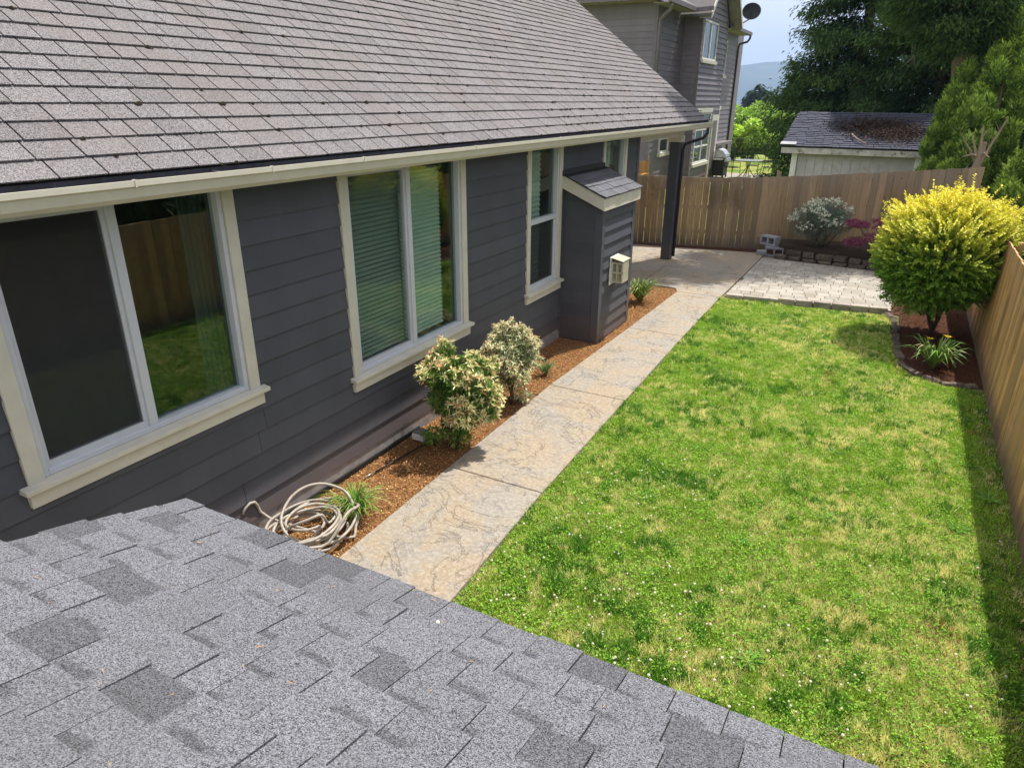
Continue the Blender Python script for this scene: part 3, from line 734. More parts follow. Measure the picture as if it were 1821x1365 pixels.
# ------------------------------------------------------------------ raised bed blocks, cinder blocks
rw_ = thing('retaining_wall', 'low wall of rough brown blocks in front of the grey shrub', 'retaining wall', (3.0, 16.2, 0))
def rough_block(name, parent, cx, cy, z, w, d, h, rz, mat):
    mb = MB().box(cx-w/2, cx+w/2, cy-d/2, cy+d/2, z, z+h); o = mb.build(name, mat, parent, bevel=.018)
    r = random.Random(int(cx*977+cy*31+z*77))
    for v in o.data.vertices: v.co += Vector((r.uniform(-1, 1)*.014, r.uniform(-1, 1)*.014, r.uniform(-1, 1)*.010))
    o.rotation_euler = (0, 0, rz); return o
rr = random.Random(8)
for lay in range(3):
    x = 1.85+lay*.22
    while x < 4.15:
        w = rr.uniform(.26, .40)
        if not (lay == 2 and rr.random() < .6 or lay == 1 and rr.random() < .15): rough_block('block', rw_, x+w/2, 16.18-(x-1.7)*.17+lay*.10+rr.uniform(-.05, .05), -.03+lay*.105+rr.uniform(-.01, .01), w-rr.uniform(.015, .06), .20, .105, -.13+rr.uniform(-.2, .2), MT['block'])
        x += w
sb = MB().prism([(1.9, 16.4, .0), (4.3, 15.9, .0), (5.2, 15.9, .0), (5.2, 18.0, .0), (1.8, 17.1, .0)], (0, 0, .26)).build('raised_soil', MT['dirt']); tag(sb, 'dark soil of the raised bed behind the blocks', kind='structure')
def cinder(cx, cy, z, rz, label):
    t = thing('cinder_block', label, 'cinder block', (cx, cy, z), 'cinder blocks by the rear fence')
    mb = MB(); a, b, h = .20, .10, .20; w = .034
    # stood so that its cores face the viewer
    mb.box(cx-a, cx+a, cy-b, cy+b, z, z+w); mb.box(cx-a, cx+a, cy-b, cy+b, z+h-w, z+h)
    for xx in (-a, -w/2, a-w): mb.box(cx+xx, cx+xx+w, cy-b, cy+b, z+w, z+h-w)
    mb.build('shell', MT['cinder'], t, origin=(cx, cy, z)); t.rotation_euler = (0, 0, rz)
cinder(1.80, 16.45, -.02, .15, 'lower grey cinder block lying by the paver corner')
cinder(1.66, 16.62, .19, -.5, 'upper grey cinder block tilted against the fence')
rough_block_o = rough_block('stone', None, 1.55, 16.35, -.02, .2, .16, .12, .3, MT['cinder']); tag(rough_block_o, 'small grey stone left of the stacked cinder blocks', 'stone')

# bed edging at the corner bed
eb = thing('bed_edging', 'curved row of dark stone edging around the yellow tree bed', 'edging', (4.5, 10.5, 0))
epts = [(4.20, 12.60), (4.33, 12.3), (4.36, 11.7), (4.37, 11.1), (4.40, 10.6), (4.44, 10.2), (4.52, 9.90), (4.68, 9.66), (4.90, 9.54), (5.15, 9.56), (5.32, 9.64)]
u = 0; seg = []; 
for i in range(len(epts)-1):
    a, b = V(*epts[i]), V(*epts[i+1]); Ls = np.linalg.norm(b-a); k = max(1, round(Ls/.28))
    for j in range(k):
        m0 = a+(b-a)*(j+.5)/k; ang = math.atan2(*(b-a)[::-1]); seg.append((m0, Ls/k, ang))
for m0, l, ang in seg: rough_block('edging_stone', eb, m0[0]+random.uniform(-.015, .015), m0[1]+random.uniform(-.015, .015), -.075+random.uniform(-.012, .012), l*random.uniform(.8, .97), random.uniform(.08, .12), .09, ang+random.uniform(-.08, .08), MT['block'])

# ------------------------------------------------------------------ mulch chips, grass
def chips(name, label, pts, base, n, zoff, size, kindcol):
    pass
def scatter_chips(name, xy, z, cols, L, W, label):
    n = len(xy); P = np.column_stack([xy, np.full(n, z)+RNG.uniform(0, .012, n)]); D = rdir(n); D[:, 2] *= .35
    o = leaves(name, P, D, RNG.uniform(.5, 1.3, n)*L, W, cols, MT['chip'], None, kind='stuff', droop=0); tag(o, label)
n = 26000; xy = np.column_stack([RNG.uniform(.01, .80, n), RNG.uniform(2.2, 12.35, n)])
cc = colvar(n, (.36, .18, .068), .5, .12); k = RNG.random(n) < .15; cc[k] = colvar(k.sum(), (.70, .48, .22), .2); k = RNG.random(n) < .2; cc[k] = colvar(k.sum(), (.12, .05, .025), .2)
keep = xy[:, 0] < np.array([lerp(EL, v) for v in xy[:, 1]])-.005; keep &= ~((xy[:, 0] < .6) & (xy[:, 1] > 8.8) & (xy[:, 1] < 10.12))
scatter_chips('mulch_chips', xy[keep], -.018, cc[keep], .024, .008, 'orange bark chips in the strip by the house wall')
n = 12000; xy = np.column_stack([RNG.uniform(-1.5, 5.3, n), RNG.uniform(15.6, 18, n)]); fy = 15.83+(xy[:, 0]+3.6)*.255
keep = (xy[:, 1] < fy) & (xy[:, 1] > fy-.55) & (xy[:, 0] < 1.9)
n = 9000; xy2 = np.column_stack([RNG.uniform(4.4, 5.34, n), RNG.uniform(9.6, 13.2, n)])
xyb = np.concatenate([xy[keep], xy2]); scatter_chips('red_mulch_chips', xyb, -.02, colvar(len(xyb), (.12, .05, .028), .6), .028, .010, 'dark red bark chips by rear fence and corner bed')

def grass():
    n = 640000
    # denser near the camera
    y = 1.55+11.2*RNG.random(n)**1.25; x = RNG.uniform(1.56, 5.36, n)
    er = np.interp(y, [a for a, _ in ER], [b for _, b in ER])
    edge = er-.03+.075*vnoise(x, y, .13, 21)*vnoise(x, y, .5, 22)*1.6
    keep = (x > edge) & (y < 12.27+(x-1.6)*.137+.02)
    inbed = (y > np.interp(x, [4.2, 4.4, 4.5, 4.7, 4.95, 5.4], [12.6, 10.4, 9.9, 9.6, 9.46, 9.5]))&(x > 4.28)
    keep &= ~inbed
    keep &= ~((x > 2.6) & (x < 4.15) & (y > 12.10+(x-1.6)*.137+.06*vnoise(x, y, .2, 61)))
    bare = np.clip((x-4.98)/.35, 0, 1)*(.35+.9*vnoise(x, y, .22, 9)); keep &= RNG.random(n) > bare*.85
    x, y = x[keep], y[keep]; n = len(x)
    xr, yr = x*.83+y*.56+3, -x*.56+y*.83+20; xq, yq = x*.29-y*.96+30, x*.96+y*.29+5
    dry = .15*vnoise(x, y, .62, 1)+.17*vnoise(xr, yr, .27, 2)+.28*vnoise(xq, yq, .10, 3)+.40*vnoise(xr, yr, .042, 5)+.05*np.clip((x-2.8)/2, -1, 1)-.01
    shady = np.clip((x-4.9)/.2, 0, 1)*.15; dry = dry-shady
    isdry = RNG.random(n) < np.clip((dry+.02*(y < 6)-.425)*5.0, .03, .92)
    lush = (.45*vnoise(xq, yq, .41, 7)+.4*vnoise(xr, yr, .12, 8)+.3*vnoise(x, y, .04, 10)) > .68
    C = colvar(n, (.33, .50, .050), .5, .15)
    C[lush & ~isdry] = colvar((lush & ~isdry).sum(), (.105, .27, .025), .4)
    C[isdry] = colvar(isdry.sum(), (.86, .80, .33), .28, .08)
    rust = (vnoise(x, y, .3, 31)*vnoise(x, y, .9, 32) > .60) & (x > 3.6) & (RNG.random(n) < .35); C[rust] = colvar(rust.sum(), (.40, .19, .07), .2)
    hgt = RNG.uniform(.014, .040, n)*(1+.6*lush)*(.55+.95*vnoise(xq, yq, .055, 12)); hgt[isdry] *= .75
    wid = RNG.uniform(.0035, .0065, n)*(1+.5*lush)*(1+np.clip(y-5, 0, 8)*.09)
    a = RNG.uniform(0, 2*PI, n); lean = RNG.uniform(.2, 1.1, n)*hgt; b = a+RNG.uniform(.6, 2.5, n)
    base = np.column_stack([x, y, np.full(n, -.034)])
    sx = np.column_stack([np.cos(a), np.sin(a), 0*a])*wid[:, None]/2; tip = base+np.column_stack([np.cos(b)*lean, np.sin(b)*lean, hgt+.006])
    v = np.stack([base-sx, base+sx, tip], 1).reshape(-1, 3); t = np.arange(3*n).reshape(-1, 3)
    cb = np.repeat(C, 3, 0)
    o = raw_mesh('grass', v, t, MT['grass'], cols=np.clip(cb, 0, 1), kind='stuff'); tag(o, 'short patchy lawn grass, green with straw coloured patches')
    # broad clover and plantain leaflets lying in the sward
    q = 190000; cy_ = 1.55+10.8*RNG.random(q)**1.3; cx_ = RNG.uniform(1.62, 5.2, q)
    k = (RNG.random(q) < np.clip((vnoise(cx_*.8+cy_*.6+9, cy_*.8-cx_*.6+30, .16, 51)+.5*vnoise(cx_, cy_, .05, 52)-.45)*2.2, .08, 1)) & (cy_ < 12.05+(cx_-1.6)*.137) & ~((cx_ > 4.3) & (cy_ > 9.4)) & (cx_ > np.interp(cy_, [a for a, _ in ER], [b for _, b in ER])+.02*vnoise(cx_, cy_, .1, 53))
    cx_, cy_ = cx_[k], cy_[k]; q = len(cx_); D_ = rdir(q)*V(1, 1, .35)+V(0, 0, .15)
    o = leaves('clover', np.column_stack([cx_, cy_, RNG.uniform(-.022, .004, q)]), D_, RNG.uniform(.014, .030, q), .011, colvar(q, (.24, .42, .045), .5, .14), MT['grass'], None, kind='stuff', droop=0); tag(o, 'broad clover leaflets growing through the lawn grass')
    # clover flowers
    m_ = 2200; fx = RNG.uniform(1.8, 5.25, m_); fy = 1.6+4.6*RNG.random(m_)**1.1
    pk = RNG.random(m_) < np.clip(1.1-(fy-1.6)/4.4, 0, 1)*np.where(fx > 4.9, .25, np.where(fx < 3.6, .75, .35))*(vnoise(fx, fy, .5, 41) > .38)
    fx, fy = fx[pk], fy[pk]; vs = []; fs = []
    for px, py in zip(fx, fy):
        r = random.uniform(.006, .0125); b = len(vs); zz = random.uniform(.012, .03)
        ico = [(0, 0, -1), (.9, 0, -.1), (.28, .85, -.1), (-.73, .53, -.1), (-.73, -.53, -.1), (.28, -.85, -.1), (.6, .4, .6), (-.25, .7, .6), (-.7, 0, .6), (-.25, -.7, .6), (.6, -.4, .6), (0, 0, 1)]
        vs += [(px+r*i, py+r*j, zz+r*k_) for i, j, k_ in ico]
        for k_ in range(5):
            k2 = (k_+1) % 5; fs += [(b, b+1+k2, b+1+k_), (b+1+k_, b+1+k2, b+6+k_), (b+1+k2, b+6+k2, b+6+k_), (b+6+k_, b+6+k2, b+11)]
    vs = np.array(vs); o = raw_mesh('clover_flowers', vs, fs, MT['grass'], cols=colvar(len(vs), (.85, .80, .65), .1), kind='stuff'); tag(o, 'small white clover flower heads scattered in the near lawn')
grass()
def weed_mesh(nl, L, seed):
    r = np.random.default_rng(seed); a = np.linspace(0, 2*PI, nl, endpoint=False)+r.uniform(-.3, .3, nl)
    D = np.column_stack([np.cos(a), np.sin(a), r.uniform(.15, .6, nl)]); P = D*.01
    return P, D, r.uniform(.7, 1.2, nl)*L
wspots = [(3.05, 3.05, .13), (3.72, 3.65, .12), (2.72, 6.35, .10), (3.05, 7.6, .09), (2.25, 8.9, .09), (3.55, 8.4, .09), (3.9, 6.9, .09), (2.55, 5.2, .10), (4.25, 4.6, .10), (1.82, 7.05, .08), (2.1, 10.4, .1), (2.9, 10.9, .1), (3.4, 11.2, .09), (4.95, 5.95, .12), (5.2, 6.6, .15), (3.4, 4.9, .1), (4.5, 7.9, .09), (2.2, 6.6, .09), (4.0, 5.6, .1), (2.9, 4.2, .09)]
for i, (x, y, L) in enumerate(wspots):
    P, D, Ls = weed_mesh(26, L*.8, i)
    wl_ = {14: 'leafy weed tuft growing against the side fence', 13: 'weed rosette in the fence shadow on the lawn', 9: 'small weed clump at the walkway edge'}.get(i, 'dark green broadleaf weed rosette in the lawn')
    o = leaves('weed', P+V(x, y, -.03), D, Ls, L*.20, colvar(26, (.15, .32, .045), .35), MT['leaf'], droop=.1); tag(o, wl_, 'weed', 'weeds growing in the lawn')

# ------------------------------------------------------------------ plants
def blade_plant(name, label, x, y, n, L, w, col, spread=1.0, group=None, z=-.02, lean=(0, 0), flowers=0, leafname='leaf', upright=.58):
    t = thing(name, label, 'plant', (x, y, z), group)
    r = random.Random(int(x*100+y*17))
    for i in range(n):
        a = r.uniform(0, 2*PI); l = L*r.uniform(.6, 1.1); out = spread*r.uniform(.25, 1.0); ph = r.uniform(-.4, .4)
        pts = []
        for k in range(6):
            s = k/5; rad = out*l*(s**.85)*.85; h = l*upright*math.sin(min(s*1.15, 1)*PI*.62)*(1-.35*out*s)
            pts.append(V(x+math.cos(a+ph*s)*rad+.02*r.uniform(-1, 1)*(k == 0)+lean[0]*s*l, y+math.sin(a+ph*s)*rad+lean[1]*s*l, z+h))
        side = V(-math.sin(a), math.cos(a), 0); v = []; f = []
        for k, p in enumerate(pts):
            ww = w*(1-(k/5)**2)*.5+.0005; v += [p-side*ww, p+V(0, 0, -ww*.5), p+side*ww]
        for k in range(5): f += [(3*k, 3*k+1, 3*k+4, 3*k+3), (3*k+1, 3*k+2, 3*k+5, 3*k+4)]
        cl = np.clip(np.repeat(colvar(1, col if r.random() > .12 else (.35, .32, .10), .3, .1), len(v), 0), 0, 1)
        raw_mesh(leafname, np.array(v), f, MT['leaf'], t, cols=cl)
    for i in range(flowers):
        a = r.uniform(0, 2*PI); p = V(x+math.cos(a)*.10, y+math.sin(a)*.10, z+L*r.uniform(.50, .68))
        MB().tube([V(x, y, z), (V(x, y, z)+p)/2+V(0, 0, .05), p], .004, 5).build('flower_stalk', MT['twig'] if i % 2 else MT['vent'], t)
        P = np.repeat(p[None], 6, 0); aa = np.arange(6)*PI/3; D = np.column_stack([np.cos(aa), np.sin(aa), .6+0*aa]); leaves('flower', P, D, .055, .022, colvar(6, (.75, .52, .03), .1), MT['leaf'], t, droop=.2)
    return t
blade_plant('ornamental_grass', 'bright green grass tuft beside the hose coil', .52, 3.72, 260, .46, .008, (.19, .34, .055), spread=.95)
blade_plant('ornamental_grass', 'small blue green grass tuft behind the second shrub', .50, 7.35, 90, .36, .008, (.09, .21, .06), spread=.9)
blade_plant('daylily', 'arching daylily clump beside the chase and patio edge', .42, 11.25, 130, .72, .024, (.15, .23, .04), spread=.95)
blade_plant('daylily', 'daylily with yellow bloom in the bed under the yellow tree', 4.82, 10.05, 100, .72, .024, (.15, .27, .045), spread=1.0, flowers=3, leafname='leaf')

def sample_blobs(blobs, n, shell=.55):
    c = np.array([b[0] for b in blobs]); r = np.array([b[1] for b in blobs]); wts = (r[:, 0]*r[:, 2]); wts = wts/wts.sum()
    k = RNG.choice(len(blobs), n, p=wts); d = rdir(n); rad = (shell+(1-shell)*RNG.random(n))[:, None]
    return c[k]+d*r[k]*rad, d, k
def stems(parent, name, base, tips, r0, r1, mat, wob=.05, n=7):
    for tp in tips:
        a, b = V(*base), V(*tp); pts = []
        for i in range(n):
            s = i/(n-1); p = a+(b-a)*s; p = p+V(random.uniform(-1, 1), random.uniform(-1, 1), 0)*wob*math.sin(s*PI)+V(0, 0, 0); pts.append(p)
        MB().tube(pts, list(np.linspace(r0, r1, n)), 6).build(name, mat, parent, smooth=True)

def pieris(label, x, y, cx, cy, cz, rx, ry, rz, ntip, col_in, col_tip, L, tiptop=True, seed=0, var=0.0):
    t = thing('shrub', label, 'shrub', (x, y, -.02), 'shrubs in the mulch strip')
    nb = 46; blobs = []
    for i in range(nb):
        d = rdir(1)[0]; q = V(cx, cy, cz)+d*V(rx, ry, rz)*RNG.uniform(.45, .9); blobs.append((q, V(.11, .11, .10)*RNG.uniform(.8, 1.25)))
    for i in range(11): s = i/11; blobs.append((V(x+(cx-x)*s+RNG.normal()*.10, y+(cy-y)*s+RNG.normal()*.11, .12+(cz-rz*.5)*s), V(.12, .12, .10)))
    P, D, k = sample_blobs(blobs, ntip, .5)
    out = unit(P-V(cx, cy, cz-.15))
    K = 7; PP = np.repeat(P, K, 0); OD = np.repeat(unit(out+V(0, 0, .55)+D*.4), K, 0)
    LD = unit(OD*RNG.uniform(.15, .8, (len(PP), 1))+rdir(len(PP))*.9)
    C = colvar(len(PP), col_in, .35, .12)
    if var: 
        kk = RNG.random(len(PP)) < var; C[kk] = colvar(kk.sum(), col_tip, .2)
    leaves('foliage', PP, LD, RNG.uniform(.7, 1.2, len(PP))*L, L*.30, C, MT['leaf'], t, kind='stuff')
    # light new growth rosettes on outside/top
    rad = np.linalg.norm((P-V(cx, cy, cz))/V(rx, ry, rz), axis=1); sel = (rad > .78) & (RNG.random(len(P)) < (.55 if not var else .70)) & (P[:, 2] > cz-rz*.7)
    Pt = P[sel]+out[sel]*.035; ot = unit(out[sel]+V(0, 0, .8)); K = 9
    PP = np.repeat(Pt, K, 0); LD = unit(np.repeat(ot, K, 0)*.55+rdir(len(PP))*.75)
    C = colvar(len(PP), col_tip, .2, .08); kk = RNG.random(len(PP)) < .18; C[kk] = colvar(kk.sum(), (.62, .28, .16), .2)
    leaves('new_growth', PP, LD, RNG.uniform(.8, 1.2, len(PP))*L*1.05, L*.26, C, MT['leaf'], t, kind='stuff')
    stems(t, 'stem', (x, y, -.03), [(cx+random.uniform(-rx, rx)*.6, cy+random.uniform(-ry, ry)*.6, cz) for _ in range(7)], .012, .005, MT['twig'])
    return t
pieris('taller green shrub with pale new leaves beside the second window', .58, 5.14, .56, 5.22, .62, .39, .38, .44, 2500, (.165, .28, .05), (.90, .84, .46), .056, seed=1)
pieris('rounder cream variegated shrub behind the taller green shrub', .55, 6.36, .52, 6.46, .56, .30, .34, .32, 1700, (.22, .26, .12), (.86, .84, .54), .046, seed=2, var=.40)
def solarlight():
    t = thing('garden_light', 'small white box light by the wall under the green shrub', 'garden light', (.16, 5.12, 0)); B('body', MT['white'], t, .10, .24, 5.06, 5.20, .0, .07, bevel=.008); B('lens', MT['tabletop'], t, .11, .23, 5.07, 5.19, .071, .085)
solarlight()
o = MB().tube([(.20, 4.35, 0.0), (.24, 4.6, .01), (.29, 4.95, .02), (.33, 5.2, .01)], .009, 8).build('drip_pipe', MT['black'], smooth=True); tag(o, 'black drip irrigation pipe lying on the mulch', 'pipe')
o = MB().tube([(.185, 4.22, 0.004), (.20, 4.35, .0045)], .006, 8).build('stake', MT['steel'], smooth=True); tag(o, 'short metal stake at the end of the drip pipe', 'stake')
o = MB().tube([(.60, 6.30, .0), (.64, 6.45, .06), (.70, 6.6, .05), (.72, 6.75, -.01)], .005, 6).build('drip_tube', MT['black'], smooth=True); tag(o, 'thin black drip tube arching near the variegated shrub', 'tube')
o = MB().obox((.02, 3.3, .0), (.018, .0, 0), (0, 2.0, 0), (0, 0, .035)).build('edge_strip', MT['black']); tag(o, 'black edging strip lying along the foot of the wall', 'edging strip')

# grey flowering shrub
def grey_shrub():
    t = thing('grey_shrub', 'rounded grey green shrub dotted with cream flowers in front of rear fence', 'shrub', (2.75, 16.75, .24))
    c, r = V(2.70, 16.45, .80), V(.74, .50, .50); blobs = [(c+rdir(1)[0]*r*RNG.uniform(.3, .82)*V(1, 1, .9), V(.2, .2, .17)) for _ in range(50)]
    P, D, k = sample_blobs(blobs, 11000, .5); C = colvar(11000, (.15, .20, .14), .4, .1)
    leaves('foliage', P, unit(D+V(0, 0, .6)), RNG.uniform(.03, .06, 11000), .018, C, MT['leaf'], t, kind='stuff')
    sel = [p for p, d in zip(P, D) if d[2] > -.2 and np.linalg.norm((p-c)/r) > .80]; random.shuffle(sel); sel = sel[:320]
    PP = np.repeat(np.array(sel), 14, 0)+RNG.normal(size=(len(sel)*14, 3))*.014+V(0, 0, .03)
    leaves('flowers', PP, rdir(len(PP))+V(0, 0, .5), .022, .016, colvar(len(PP), (.85, .85, .68), .12), MT['leaf'], t, kind='stuff')
    stems(t, 'stem', (2.75, 16.7, .2), [(2.75+random.uniform(-.4, .4), 16.55+random.uniform(-.2, .2), .7) for _ in range(6)], .014, .006, MT['twig'])
grey_shrub()
def maple():
    t = thing('red_maple', 'low dark red laceleaf maple between the grey shrub and yellow tree', 'shrub', (3.75, 16.2, .2))
    blobs = [(V(RNG.uniform(3.35, 4.3), RNG.uniform(15.7, 16.5), RNG.uniform(.45, .95)), V(.22, .2, .07)) for _ in range(22)]
    P, D, k = sample_blobs(blobs, 5200, .4); leaves('foliage', P, unit(D*V(1, 1, .3)+V(-.3, -.5, -.35)), RNG.uniform(.04, .08, 5200), .016, colvar(5200, (.24, .06, .11), .45, .15), MT['leaf'], t, kind='stuff', droop=.3)
    stems(t, 'stem', (3.85, 16.3, .2), [b[0] for b in blobs[:7]], .02, .006, MT['twig'], .08)
maple()

# yellow tree
def yellow_tree():
    base = V(4.84, 11.75, -.02); t = thing('golden_tree', 'round multi stemmed tree with golden yellow top growth by the side fence', 'tree', tuple(base))
    c, r = V(4.76, 11.45, 1.19), V(.90, .90, .92)
    ns_ = 4200; d = rdir(ns_); d[:, 2] = np.where(d[:, 2] < -.55, d[:, 2]*.8, d[:, 2]); d = unit(d)
    cl = rdir(34); amp = RNG.uniform(-.02, .26, 34); dd_ = d @ cl.T; near = dd_.argmax(1); cosn = dd_.max(1)
    lump = .86+amp[near]*np.clip((cosn-.80)/.2, 0, 1)
    rad = np.where(RNG.random(ns_) < .58, RNG.uniform(.80, 1.0, ns_), RNG.uniform(.35, .85, ns_))*lump
    low = np.clip(-d[:, 2], 0, 1); taper = 1-.16*low
    P0 = c+d*r*(rad*taper)[:, None]; P0[:, 0] = np.where(P0[:, 2] > 1.2, P0[:, 0]+.10*(P0[:, 2]-1.2), P0[:, 0])
    grow = unit(d*V(1, 1, .5)+V(0, 0, .6)*np.where(d[:, 2] > .1, 1, .3)[:, None]+rdir(ns_)*.38)
    Ls = RNG.uniform(.10, .22, ns_)*np.where((d[:, 2] > .0) & (RNG.random(ns_) < .22), 1.7, 1.0)
    K = 22; s = np.tile(np.linspace(0, 1, K), ns_); G = np.repeat(grow, K, 0); PP = np.repeat(P0, K, 0)+G*(np.repeat(Ls, K)*s)[:, None]
    sd_ = unit(np.cross(grow, rdir(ns_))); sg = np.tile(np.where(np.arange(K) % 2, 1.0, -1.0), ns_)[:, None]
    LD = unit(G*.7+np.repeat(sd_, K, 0)*sg*.9+rdir(len(PP))*.35)
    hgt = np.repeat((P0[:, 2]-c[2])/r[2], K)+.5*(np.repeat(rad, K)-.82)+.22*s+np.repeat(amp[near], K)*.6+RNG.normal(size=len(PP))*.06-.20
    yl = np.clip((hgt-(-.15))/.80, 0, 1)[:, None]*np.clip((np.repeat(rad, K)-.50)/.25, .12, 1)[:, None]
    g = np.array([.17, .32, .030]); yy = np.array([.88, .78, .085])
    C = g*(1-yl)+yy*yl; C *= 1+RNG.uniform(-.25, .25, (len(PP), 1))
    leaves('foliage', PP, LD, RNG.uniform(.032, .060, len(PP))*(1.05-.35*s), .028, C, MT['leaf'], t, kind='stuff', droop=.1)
    random.seed(3)
    stems(t, 'trunk', base, [(c[0]+random.uniform(-.5, .5), c[1]+random.uniform(-.5, .5), c[2]+random.uniform(-.1, .4)) for _ in range(8)], .020, .009, MT['bark'], .06)
yellow_tree()

# ------------------------------------------------------------------ hose
def hose():
    pts = [V(.05, 2.92, .02), V(.02, 3.0, .25), V(.03, 3.12, .30), V(.08, 3.2, .12)]
    r = random.Random(12)
    th = 0; turns = 11; steps = turns*14
    for i in range(steps):
        th = i/14*2*PI*(1 if True else -1); k = int(i/14)
        rr0 = [.30, .26, .30, .22, .28, .18, .25, .30, .22, .27, .2][k % 11]; nxt = [.26, .30, .22, .28, .18, .25, .30, .22, .27, .2, .2][k % 11]
        s = (i % 14)/14; rad = rr0+(nxt-rr0)*s
        cx = .40+.06*math.sin(k*2.1+s*1.3); cy = 3.30+.09*math.cos(k*1.7+s*1.2)
        zz = .02+.013*k+.02*abs(math.sin(th*1.5+k))
        if k in (3, 4): zz += .22*max(0, math.sin(th*.5+.3))**2*(1 if math.cos(th) < .3 else .45)
        if k == 7: zz += .16*max(0, math.sin(th+2))
        pts.append(V(cx+rad*.95*math.cos(th), cy+rad*1.15*math.sin(th), zz))
    pts += [V(.5, 3.0, .03), V(.35, 2.9, .03)]
    # Catmull-Rom
    out = []
    for i in range(1, len(pts)-2):
        p0, p1, p2, p3 = pts[i-1:i+3]
        for s in (0, .34, .67):
            out.append(.5*((2*p1)+(-p0+p2)*s+(2*p0-5*p1+4*p2-p3)*s*s+(-p0+3*p1-3*p2+p3)*s**3))
    t = thing('garden_hose', 'tangled coil of tan garden hose on the mulch', 'garden hose', (.4, 3.3, 0))
    MB().tube(out, .0115, 8).build('tube', MT['hose'], t, smooth=True)
    MB().tube([out[-1], out[-1]+V(-.05, -.03, 0)], .016, 8).build('coupling', MT['steel'], t)
hose()

# ------------------------------------------------------------------ neighbour house
NH = thing('neighbour_house', 'two storey taupe neighbour house with gabled bay beyond the rear fence', 'house', (-5, 30, 0))
nw = MB()
nw.box(-13, -4.32, 25.72, 40, -.1, 6.35); nw.box(-4.33, -3.62, 29.02, 33.1, -.1, 6.2); nw.box(-4.33, -4.02, 33.1, 37.2, -.1, 6.1)
nw.prism([(-4.3, 28.9, 6.2), (-4.3, 33.3, 6.2), (-4.3, 31.1, 8.3)], (.68, 0, 0))
nwall = nw.build('wall', MT['nsiding'], NH)
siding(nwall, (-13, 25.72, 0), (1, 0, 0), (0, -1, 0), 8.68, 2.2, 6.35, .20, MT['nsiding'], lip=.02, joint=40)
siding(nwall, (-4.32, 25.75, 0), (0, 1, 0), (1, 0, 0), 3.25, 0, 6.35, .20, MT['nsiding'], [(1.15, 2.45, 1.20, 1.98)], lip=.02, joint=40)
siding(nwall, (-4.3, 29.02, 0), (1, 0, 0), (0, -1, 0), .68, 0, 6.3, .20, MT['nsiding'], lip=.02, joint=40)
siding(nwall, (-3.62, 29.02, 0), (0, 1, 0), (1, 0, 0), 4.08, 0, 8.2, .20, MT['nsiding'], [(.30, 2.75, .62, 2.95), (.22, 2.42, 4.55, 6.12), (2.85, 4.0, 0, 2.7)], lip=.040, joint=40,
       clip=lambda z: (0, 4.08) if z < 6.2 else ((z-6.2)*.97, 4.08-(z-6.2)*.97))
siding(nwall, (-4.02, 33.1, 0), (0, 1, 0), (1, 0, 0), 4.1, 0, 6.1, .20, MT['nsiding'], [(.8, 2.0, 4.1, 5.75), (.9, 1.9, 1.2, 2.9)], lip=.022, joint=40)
for (x, y) in ((-3.64, 29.0), (-4.34, 25.7), (-3.64, 33.05), (-4.05, 37.15)):
    B('corner_board', MT['ntrim'], NH, x-.06, x+.05, y-.02, y+.10, 0, 6.2)
def nwin(parent, xp, y0, y1, z0, z1, nx=1, nz=1, sill=True, head=False, label=None):
    W = MB(); t = .07; W.box(xp, xp+.05, y0, y0+t, z0, z1); W.box(xp, xp+.05, y1-t, y1, z0, z1); W.box(xp, xp+.05, y0+t, y1-t, z0, z0+t); W.box(xp, xp+.05, y0+t, y1-t, z1-t, z1)
    for i in range(1, nx): yy = y0+(y1-y0)*i/nx; W.box(xp, xp+.045, yy-.04, yy+.04, z0+t, z1-t)
    for i in range(1, nz): zz = z0+(z1-z0)*i/nz; W.box(xp, xp+.04, y0+t, y1-t, zz-.03, zz+.03)
    w = W.build('window', MT['white'], NH, label=label)
    B('pane', MT['farglass'], w, xp-.02, xp+.01, y0+t, y1-t, z0+t, z1-t)
    B('backing', MT['room'], w, xp-.05, xp-.03, y0+t, y1-t, z0+t, z1-t)
    if sill: B('sill', MT['trim'], w, xp, xp+.11, y0-.1, y1+.1, z0-.12, z0)
    if head: B('head_board', MT['trim'], w, xp, xp+.07, y0-.1, y1+.1, z1, z1+.16)
nwin(NH, -3.62, 29.26, 31.40, 4.67, 6.05, 2, label='upper pair of casement windows reflecting the sky')
nwin(NH, -3.62, 29.36, 31.72, .78, 2.75, 2, 3, head=True, label='tall gridded ground floor window')
nwin(NH, -4.02, 33.95, 35.05, 4.25, 5.68, 1, label='narrow upper window')
nwin(NH, -4.02, 34.05, 34.95, 1.3, 2.8, 1, head=True)
nwin(NH, -4.32, 26.95, 28.15, 1.33, 1.88, 1, label='small ground floor window')
dr = B('door_frame', MT['trim'], NH, -3.62, -3.54, 31.9, 33.0, 0, 2.62); B('door', MT['ntrim'], dr, -3.545, -3.53, 32.05, 32.75, .05, 2.4)
B('belt_ledge', MT['ntrim'], NH, -4.02, -3.55, 33.3, 36.5, 1.28, 1.40)
